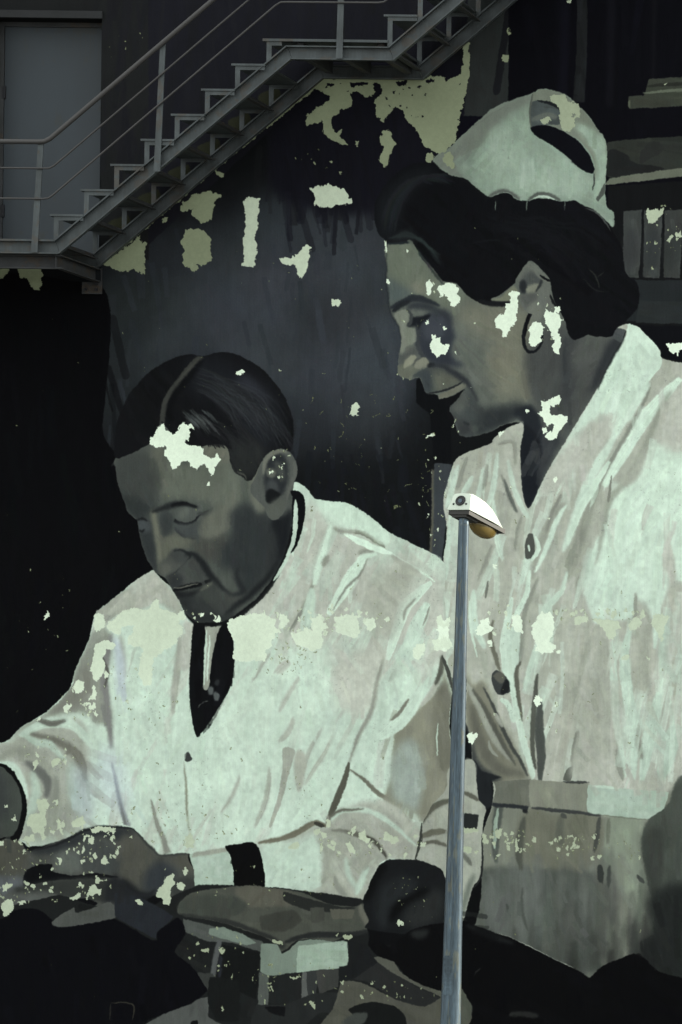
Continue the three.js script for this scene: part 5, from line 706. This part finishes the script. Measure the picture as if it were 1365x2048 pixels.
// ---------------------------------------------------------------- materials for the built things
function noiseTexture(seed, size, f) {
  const d = new Uint8Array(size * size * 4);
  for (let y = 0; y < size; y++) for (let x = 0; x < size; x++) { const c = f(x / size, y / size, seed), i = (y * size + x) * 4; for (let k = 0; k < 3; k++) d[i + k] = clamp(c[k], 0, 255); d[i + 3] = 255; }
  const t = new THREE.DataTexture(d, size, size, THREE.RGBAFormat); t.wrapS = t.wrapT = THREE.MirroredRepeatWrapping; t.magFilter = THREE.LinearFilter; t.minFilter = THREE.LinearMipmapLinearFilter; t.generateMipmaps = true; t.colorSpace = THREE.SRGBColorSpace; t.needsUpdate = true; return t;
}
const steelMap = noiseTexture(1, 512, (u, v) => {
  const m = fbm(u * 6, v * 6, 4), s = fbm(u * 60, v * 7 + 3, 3), r = sstep(0.2, 0.42, fbm(u * 9 + 40, v * 9, 4)), k = 1 + m * 0.22 + s * 0.1;
  const a = [63 * k, 68 * k, 70 * k], b = [70, 58, 48]; return a.map((q, i) => q + (b[i] - q) * r * 0.4);
});
const darkSteelMap = noiseTexture(2, 512, (u, v) => { const k = 1 + fbm(u * 7, v * 7, 4) * 0.25 + fbm(u * 50, v * 50, 2) * 0.1, r = sstep(0.22, 0.4, fbm(u * 8 + 20, v * 8 + 9, 4)); return [46 * k + 8 * r, 47 * k, 49 * k - 8 * r]; });
const doorMap = noiseTexture(3, 1024, (u, v) => {
  const k = 1 + fbm(u * 5, v * 4, 4) * 0.09 + vn(u * 300, v * 300) * 0.02;
  const rust = 0.5 * sstep(0.38, 0.7, fbm(u * 14 + 3, v * 20, 4) + 0.75 * sstep(0.9, 1.0, v) * sstep(0.45, 1, u)) + 0.6 * sstep(0.25, 0.5, fbm(u * 60, v * 3 + 70, 3)) * sstep(0.75, 0.97, v) * sstep(0.5, 0.8, u);
  const q = clamp(rust) * 0.6; return [36 * k * (1 - q) + 46 * q, 44 * k * (1 - q) + 41 * q, 51 * k * (1 - q) + 31 * q];
});
const wallMap = noiseTexture(4, 512, (u, v) => { const k = 1 + fbm(u * 5, v * 5, 4) * 0.18 + vn(u * 250, v * 250) * 0.05; return [30 * k, 31 * k, 33 * k]; });
const asphaltMap = noiseTexture(5, 1024, (u, v) => { const k = 1 + fbm(u * 8, v * 8, 4) * 0.2 + vn(u * 500, v * 500) * 0.16 + vn(u * 250 + 4, v * 250) * 0.14; return [98 * k, 97 * k, 93 * k]; });
const zincMap = noiseTexture(6, 512, (u, v) => { const k = 1 + fbm(u * 10, v * 10, 4) * 0.3 + fbm(u * 50, v * 5 + 20, 3) * 0.22 + vn(u * 90, v * 90) * 0.1, d = sstep(0.2, 0.45, fbm(u * 14 + 5, v * 22 + 40, 4)); return [70 * k + 18 * d, 83 * k + 10 * d, 92 * k - 4 * d]; });
const coverMap = noiseTexture(8, 256, (u, v) => { const k = 1 + fbm(u * 6, v * 6, 4) * 0.05, d = sstep(0.25, 0.5, fbm(u * 20, v * 5 + 8, 3)) * 0.12; return [184 * k * (1 - d), 194 * k * (1 - d), 180 * k * (1 - d)]; });
const std = (o) => new THREE.MeshStandardMaterial(o);
const MT = {
  steel: std({ map: steelMap, roughness: 0.58, metalness: 0.25 }), darkSteel: std({ map: darkSteelMap, roughness: 0.7, metalness: 0.15 }), railPaint: std({ color: 0x3a3838, roughness: 0.55, metalness: 0.2 }), bolt: std({ color: 0x26262a, roughness: 0.5, metalness: 0.6 }),
  door: std({ map: doorMap, roughness: 0.6 }), frame: std({ map: darkSteelMap, roughness: 0.7 }), wall: std({ map: wallMap, roughness: 0.9 }), asphalt: std({ map: asphaltMap, roughness: 0.95 }),
  zinc: std({ map: zincMap, roughness: 0.36, metalness: 0.5 }), cover: std({ map: coverMap, roughness: 0.4 }), housing: std({ color: 0x1b1913, roughness: 0.6 }), black: std({ color: 0x17181b, roughness: 0.6 }),
  bowl: new THREE.MeshPhysicalMaterial({ color: 0x8f7a40, roughness: 0.22, transmission: 0.55, thickness: 0, ior: 1.49 }), concrete: std({ color: 0x8d8b84, roughness: 0.95 }),
};
// ---------------------------------------------------------------- geometry helpers
function metreUV(g, scale = 1) {           // uv in metres from the face's main direction
  g = g.index ? g.toNonIndexed() : g; const p = g.attributes.position, n = g.attributes.normal, uv = new Float32Array(p.count * 2);
  for (let i = 0; i < p.count; i++) { const a = Math.abs(n.getX(i)), b = Math.abs(n.getY(i)), c = Math.abs(n.getZ(i)), x = p.getX(i), y = p.getY(i), z = p.getZ(i); const q = a > b && a > c ? [z, y] : b > c ? [x, z] : [x, y]; uv[2 * i] = q[0] * scale; uv[2 * i + 1] = q[1] * scale; }
  g.setAttribute('uv', new THREE.BufferAttribute(uv, 2)); return g;
}
const bx = (x0, x1, y0, y1, z0, z1) => { const g = new THREE.BoxGeometry(x1 - x0, y1 - y0, z1 - z0); g.translate((x0 + x1) / 2, (y0 + y1) / 2, (z0 + z1) / 2); return g; };
function plate(pts, z0, z1) { const s = new THREE.Shape(pts.map((p) => new THREE.Vector2(p[0], p[1]))); const g = new THREE.ExtrudeGeometry(s, { depth: z1 - z0, bevelEnabled: false }); g.translate(0, 0, z0); return g; }
function rod(a, b, r, n = 14) { const A = new THREE.Vector3(...a), B = new THREE.Vector3(...b), d = B.clone().sub(A), g = new THREE.CylinderGeometry(r, r, d.length(), n); g.applyQuaternion(new THREE.Quaternion().setFromUnitVectors(new THREE.Vector3(0, 1, 0), d.normalize())); g.translate(...A.add(B).multiplyScalar(0.5).toArray()); return g; }
function tubeAlong(pts, r, bend = 0.06, n = 14) {
  const P = pts.map((p) => new THREE.Vector3(...p)), path = new THREE.CurvePath(); let last = P[0];
  for (let i = 1; i < P.length - 1; i++) { const a = P[i].clone().add(P[i - 1].clone().sub(P[i]).setLength(bend)), b = P[i].clone().add(P[i + 1].clone().sub(P[i]).setLength(bend)); path.add(new THREE.LineCurve3(last, a)); path.add(new THREE.QuadraticBezierCurve3(a, P[i], b)); last = b; }
  path.add(new THREE.LineCurve3(last, P[P.length - 1]));
  const q = []; path.curves.forEach((c) => { const m = c.isLineCurve3 ? 1 : 6; for (let k = 0; k < m; k++) q.push(c.getPoint(k / m)); }); q.push(P[P.length - 1]);
  const poly = new THREE.CurvePath(); for (let i = 0; i < q.length - 1; i++) poly.add(new THREE.LineCurve3(q[i], q[i + 1]));
  return new THREE.TubeGeometry(poly, 220, r, n, false);
}
function obj(name, geos, m, parent = scene, uvScale = 1) {
  const list = (Array.isArray(geos) ? geos : [geos]).map((g) => { g = metreUV(g, uvScale); for (const k of Object.keys(g.attributes)) if (!['position', 'normal', 'uv'].includes(k)) g.deleteAttribute(k); return g; });
  const o = new THREE.Mesh(list.length > 1 ? mergeGeometries(list) : list[0], m); o.name = name; o.castShadow = o.receiveShadow = true; parent.add(o); return o;
}
function thing(name, label, category, [x, y, z] = [0, 0, 0]) { const o = new THREE.Group(); o.name = name; o.position.set(x, y, z); o.userData = { label, category }; scene.add(o); return o; }

// ---------------------------------------------------------------- ground
const ground = obj('ground', (() => { const g = new THREE.PlaneGeometry(900, 900); g.rotateX(-Math.PI / 2); return g; })(), MT.asphalt, scene, 0.25);
ground.userData.kind = 'structure';

// ---------------------------------------------------------------- the building with its mural
const building = thing('building', 'tall rendered building whose whole wall carries a flaking black and white mural', 'building');
{
  const s = new THREE.Shape([[MX0, 0], [MX1, 0], [MX1, MY1], [MX0, MY1]].map((p) => new THREE.Vector2(...p)));
  s.holes.push(new THREE.Path([[-3.16, 6.945], [-3.16, 9.045], [-2.178, 9.045], [-2.178, 6.945]].map((p) => new THREE.Vector2(...p))));
  const g = new THREE.ExtrudeGeometry(s, { depth: 0.35, bevelEnabled: false }); g.translate(0, 0, -0.35);
  const p = g.attributes.position, uv = g.attributes.uv; for (let i = 0; i < p.count; i++) uv.setXY(i, (p.getX(i) - MX0) / (MX1 - MX0), p.getY(i) / MY1);
  const wall = new THREE.Mesh(g, muralMaterial); wall.name = 'mural_wall'; wall.castShadow = wall.receiveShadow = true; building.add(wall);
  wall.userData.label = 'black and white mural of a man in a white coat and a nurse, flaking to plaster';
  obj('wall', bx(-15, MX0, 0, 11.4, -0.35, 0), MT.wall, building, 0.5);
  obj('wall', bx(MX1, 9, 0, 11.4, -0.35, 0), MT.wall, building, 0.5);
  obj('wall', bx(MX0, MX1, MY1, 11.4, -0.35, 0), MT.wall, building, 0.5);
  obj('wall', bx(-15, -14.65, 0, 11.4, -9, -0.35), MT.wall, building, 0.5);
  obj('wall', bx(8.65, 9, 0, 11.4, -9, -0.35), MT.wall, building, 0.5);
  obj('wall', bx(-15, 9, 0, 11.4, -9.35, -9), MT.wall, building, 0.5);
  obj('roof', bx(-14.65, 8.65, 10.9, 11.2, -9, -0.35), MT.concrete, building, 0.5);
  obj('coping', bx(-15.06, 9.06, 11.4, 11.5, -0.41, 0.06), MT.concrete, building, 0.5);
  // steel door set 0.2 m back in its opening
  const dg = bx(-3.105, -2.19, 6.96, 9.0, -0.26, -0.215); const door = new THREE.Mesh(dg, MT.door); door.name = 'door'; door.castShadow = door.receiveShadow = true; door.userData.label = 'blue grey steel door with rust at its top'; building.add(door);
  obj('hinge', bx(-3.118, -3.09, 8.36, 8.47, -0.214, -0.195), MT.bolt, door); obj('hinge', bx(-3.118, -3.09, 7.3, 7.41, -0.214, -0.195), MT.bolt, door);
  obj('door_frame', [bx(-3.16, -3.108, 6.945, 9.045, -0.3, -0.2), bx(-2.187, -2.178, 6.945, 9.045, -0.3, -0.2), bx(-3.108, -2.187, 9.003, 9.045, -0.3, -0.2)], MT.frame, building);
  obj('lintel', bx(-3.32, -2.17, 9.05, 9.115, 0.001, 0.03), MT.wall, building);
}

// ---------------------------------------------------------------- the outside steel staircase
const stair = thing('steel_staircase', 'grey steel outside staircase with open treads and pipe handrail on the mural wall', 'staircase', [-2.2, 0, 0]);
stair.updateMatrix();
const toStair = (g) => g.translate(2.2, 0, 0);
const sp = (name, geos, m, parent = stair) => obj(name, (Array.isArray(geos) ? geos : [geos]).map(toStair), m, parent, 1.6);
const RISE = 0.222, RUN = 0.2582, X0 = -2.242, L1 = 6.947, L2 = 8.708;
const rail0 = [[-6.2, 6.945], [-2.209, 6.945], [-0.224, 8.652], [0.655, 8.652], [3.4, 11.04]];
function offsetLine(pts, d) {             // the line moved d below itself, mitred
  return pts.map((p, i) => {
    const nrm = (a, b) => { const dx = b[0] - a[0], dy = b[1] - a[1], l = Math.hypot(dx, dy); return [dy / l, -dx / l]; };
    const n1 = i ? nrm(pts[i - 1], p) : nrm(p, pts[i + 1]), n2 = i < pts.length - 1 ? nrm(p, pts[i + 1]) : n1, k = 1 + n1[0] * n2[0] + n1[1] * n2[1];
    return [p[0] + d * (n1[0] + n2[0]) / k, p[1] + d * (n1[1] + n2[1]) / k];
  });
}
function channels(zBack, mat) {
  const H = 0.118, t = 0.011, names = ['landing_beam', 'stringer', 'landing_beam', 'stringer'];
  const o0 = offsetLine(rail0, 0), o1 = offsetLine(rail0, t), o2 = offsetLine(rail0, H - t), o3 = offsetLine(rail0, H);
  for (let i = 0; i < 4; i++) {
    const q = (a, b) => { const e = 0.0015, sh = (p, s) => [p[0] + s * e, p[1]]; return [sh(a[i], 1), sh(a[i + 1], -1), sh(b[i + 1], -1), sh(b[i], 1)]; };
    sp(names[i], [plate(q(o1, o2), zBack, zBack + 0.008), plate(q(o0, o1), zBack, zBack + 0.06), plate(q(o2, o3), zBack, zBack + 0.06)], mat);
  }
}
channels(1.14, MT.steel); channels(0.045, MT.steel);
const stringTop = (x) => { for (let i = 0; i < 4; i++) if (x >= rail0[i][0] && x <= rail0[i + 1][0]) { const t = (x - rail0[i][0]) / (rail0[i + 1][0] - rail0[i][0]); return rail0[i][1] + t * (rail0[i + 1][1] - rail0[i][1]); } return 7; };
function tread(x, y, w = 0.29) {
  const t = sp('tread', [bx(x, x + w, y - 0.018, y, 0.06, 1.205)], MT.steel);
  for (const z of [1.185, 0.075]) {
    const xa = x + 0.032, xb = x + 0.074, yb = y - 0.019;
    sp('bracket', [plate([[xa, stringTop(xa) + 0.001], [xb, stringTop(xb) + 0.001], [xb, yb - 0.034], [x + w - 0.004, yb - 0.034], [x + w - 0.004, yb], [xa, yb]], z, z + 0.008)], MT.steel, t);
  }
  sp('cross_bar', [bx(x + 0.034, x + 0.04, stringTop(x + 0.034) - 0.045, stringTop(x + 0.034) + 0.002, 0.106, 1.139), bx(x + 0.04, x + 0.085, stringTop(x + 0.034) - 0.045, stringTop(x + 0.034) - 0.039, 0.106, 1.139)], MT.darkSteel, t);
}
for (let i = 0; i < 7; i++) tread(X0 + RUN * i, L1 + RISE * (i + 1) - 0.002 * i);
for (let i = 0; i < 10; i++) tread(0.618 + RUN * i, L2 + RISE * (i + 1));
sp('landing_deck', bx(-6.2, -2.212, L1 - 0.001, L1 + 0.005, 0.06, 1.19), MT.steel);
sp('landing_deck', [bx(-0.425, 0.655, L2 - 0.022, L2, 0.06, 1.205)], MT.steel);
sp('bracket', [plate([[-0.393, 8.51], [-0.35, 8.545], [-0.35, L2 - 0.058], [-0.262, L2 - 0.058], [-0.262, L2 - 0.023], [-0.393, L2 - 0.023]], 1.185, 1.193)], MT.steel);
// beams under the landings and the plates on the wall
sp('support_beam', [bx(-6.1, -2.21, 6.708, 6.824, 1.05, 1.056), bx(-6.1, -2.21, 6.814, 6.824, 1.056, 1.1), bx(-6.1, -2.21, 6.708, 6.718, 1.056, 1.1)], MT.darkSteel);
for (const x of [-2.205, -4.1, -5.9]) sp('support_beam', [bx(x - 0.004, x + 0.004, 6.718, 6.813, 0.014, 1.14), bx(x - 0.004, x + 0.05, 6.813, 6.823, 0.014, 1.14), bx(x - 0.004, x + 0.05, 6.706, 6.716, 0.014, 1.14)], MT.darkSteel);
for (const x of [-2.155, -4.05, -5.85]) { const b = sp('wall_plate', bx(x - 0.165, x, 6.6, 6.705, 0.002, 0.014), MT.darkSteel); sp('wall_plate', bx(x + 0.0, x + 0.012, 6.6, 6.83, 0.002, 0.014), MT.darkSteel); for (const [bx_, by] of [[-0.13, 6.64], [-0.035, 6.64], [-0.035, 6.69]]) sp('bolt', rod([x + bx_, by, 0.014], [x + bx_, by, 0.034], 0.015, 6), MT.bolt, b); }
for (const x of [-0.12, 0.22, 0.58]) sp('support_beam', bx(x - 0.03, x + 0.03, 8.575, 8.684, 0.11, 1.138), MT.darkSteel);
// posts, mid rails and handrail
const post = (x0, y0, x1, y1, w = 0.056) => sp('post', plate([[x0 - w / 2, y0], [x0 + w / 2, y0 + 0.003], [x1 + w * 0.42, y1], [x1 - w * 0.42, y1]], 1.201, 1.215), MT.steel);
post(-2.37, 6.832, -2.325, 7.775); post(-1.32, 7.545, -1.283, 8.65); post(0.24, 8.54, 0.256, 9.55); post(-4.2, 6.832, -4.18, 7.775); post(-6.1, 6.832, -6.08, 7.775); post(1.35, 9.14, 1.37, 10.2); post(2.5, 10.13, 2.52, 11.2);
const railPath = (y, k, end) => [[-6.2, y - 0.01, 1.226], [k, y, 1.226], [k + (end - y) / 0.8745, end, 1.226], [0.6 + (k + 2.27), end + 0.006, 1.226], [3.2, end + (2.6 - (k + 2.27)) * 0.87, 1.226]];
sp('handrail', tubeAlong(railPath(7.788, -2.273, 9.56), 0.0215, 0.05, 16), MT.railPaint);
sp('mid_rail', tubeAlong(railPath(7.56, -2.231, 9.3), 0.0085, 0.03, 10), MT.railPaint);
sp('mid_rail', tubeAlong(railPath(7.297, -2.249, 9.02), 0.0085, 0.03, 10), MT.railPaint);

// ---------------------------------------------------------------- the street lamp in front of the wall
const lamp = thing('street_lamp', 'slim galvanised street lamp with a white head in front of the nurse', 'street lamp', [2.361, 0, 6]);
{
  const lean = Math.atan2(0.059, 4.38);
  const pg = new THREE.LatheGeometry([[0, 0], [0.079, 0], [0.079, 0.02], [0.078, 0.3], [0.057, 2.3], [0.0385, 4.3], [0.037, 4.42], [0, 4.42]].map((p) => new THREE.Vector2(...p)), 40);
  { const uv = pg.attributes.uv; for (let i = 0; i < uv.count; i++) uv.setXY(i, uv.getX(i) * 1.0, uv.getY(i) * 5); }
  pg.rotateZ(-lean); const pole = new THREE.Mesh(pg, MT.zinc); pole.name = 'pole'; pole.castShadow = pole.receiveShadow = true; lamp.add(pole);
  obj('base_plate', bx(-0.16, 0.16, 0.002, 0.022, -0.16, 0.16), MT.zinc, lamp);
  for (const [a, b] of [[-1, -1], [1, -1], [-1, 1], [1, 1]]) obj('anchor_bolt', rod([a * 0.12, 0.02, b * 0.12], [a * 0.12, 0.06, b * 0.12], 0.014, 6), MT.bolt, lamp);
  obj('service_door', plate([[-0.035, 0.75], [0.035, 0.75], [0.033, 1.05], [-0.033, 1.05]], 0.06, 0.073), MT.zinc, lamp);
  // lantern: lofted white cover on a dark tray, amber bowl below, spigot end towards the camera
  const head = new THREE.Group(); head.name = 'lantern'; head.position.set(0.056, 4.4, 0); head.scale.setScalar(1.13); head.rotation.set(0, 1.243, -0.225, 'YZX'); lamp.add(head);
  const sec = [[-0.066, 0.062, 0.082, 0.004, 0.016], [-0.05, 0.066, 0.084, 0, 0.118], [0.0, 0.066, 0.085, 0, 0.127], [0.08, 0.066, 0.087, 0, 0.127], [0.16, 0.066, 0.088, 0, 0.12], [0.24, 0.062, 0.088, 0, 0.105], [0.31, 0.056, 0.085, 0, 0.082], [0.37, 0.046, 0.078, 0, 0.052], [0.41, 0.036, 0.066, 0, 0.024], [0.428, 0.028, 0.056, 0, 0.006]];
  const ring = ([x, wt, wb, y0, y1]) => { const h = y1 - y0, r = Math.min(0.014, h * 0.4); return [[-wb, y0], [-wb, y0 + h * 0.12], [-wt - 0.003, y1 - r], [-wt + r, y1], [0, y1 + Math.min(0.004, h * 0.1)], [wt - r, y1], [wt + 0.003, y1 - r], [wb, y0 + h * 0.12], [wb, y0]].map(([z, y]) => [x, y, z]); };
  const front = ring(sec[1]).map(([x, y, z]) => [-0.066 + (y / 0.118) * 0.022, y, z]);
  const rings = [front, ...sec.slice(1).map(ring).map((r, i) => i ? r : r.map(([x, y, z]) => [x + 0.01 + y * 0.1, y, z]))];
  const pos = [], push = (...v) => v.forEach((p) => pos.push(...p));
  for (let i = 0; i < rings.length - 1; i++) { const a = rings[i], b = rings[i + 1], n = a.length; for (let k = 0; k < n; k++) { const l = (k + 1) % n; push(a[k], b[k], b[l], a[k], b[l], a[l]); } }
  for (const [r, s] of [[rings[0], 1], [rings[rings.length - 1], -1]]) for (let k = 1; k < r.length - 1; k++) s > 0 ? push(r[0], r[k], r[k + 1]) : push(r[0], r[k + 1], r[k]);
  const cg = new THREE.BufferGeometry(); cg.setAttribute('position', new THREE.Float32BufferAttribute(pos, 3)); cg.computeVertexNormals();
  obj('cover', cg, MT.cover, head, 3);
  const tray = obj('tray', [bx(-0.058, 0.42, -0.03, -0.001, -0.078, 0.078), bx(-0.05, 0.1, -0.045, -0.03, -0.055, 0.055)], MT.housing, head);
  obj('latch', bx(0.405, 0.44, -0.03, 0.004, -0.02, 0.02), MT.black, tray);
  const bg = new THREE.SphereGeometry(1, 36, 14, 0, Math.PI * 2, Math.PI / 2, Math.PI / 2); bg.scale(0.145, 0.07, 0.066); bg.translate(0.262, -0.031, 0); obj('bowl', bg, MT.bowl, head);
  const lampTube = new THREE.CapsuleGeometry(0.018, 0.1, 6, 14); lampTube.rotateZ(Math.PI / 2); lampTube.translate(0.25, -0.045, 0); obj('bulb', lampTube, std({ color: 0xd8d2c0, roughness: 0.5 }), head);
  const sx = -0.058, tilt = 0.18;
  const socket = new THREE.TorusGeometry(0.031, 0.006, 10, 28); socket.rotateY(Math.PI / 2); socket.rotateZ(-tilt); socket.translate(sx - 0.0005, 0.066, 0);
  const disc = new THREE.CylinderGeometry(0.03, 0.03, 0.006, 28); disc.rotateZ(Math.PI / 2); disc.rotateZ(-tilt); disc.translate(sx + 0.0005, 0.066, 0);
  const plug = new THREE.CylinderGeometry(0.014, 0.016, 0.01, 20); plug.rotateZ(Math.PI / 2); plug.translate(sx - 0.004, 0.062, 0.003);
  const so = obj('socket', [socket, disc], MT.black, head); obj('plug', plug, MT.zinc, so);
  for (const z of [-0.048, 0.048]) { const b = new THREE.SphereGeometry(0.007, 10, 8); b.translate(-0.06, 0.042, z); obj('bolt', b, MT.bolt, head); }
}

renderer.render(scene, camera);
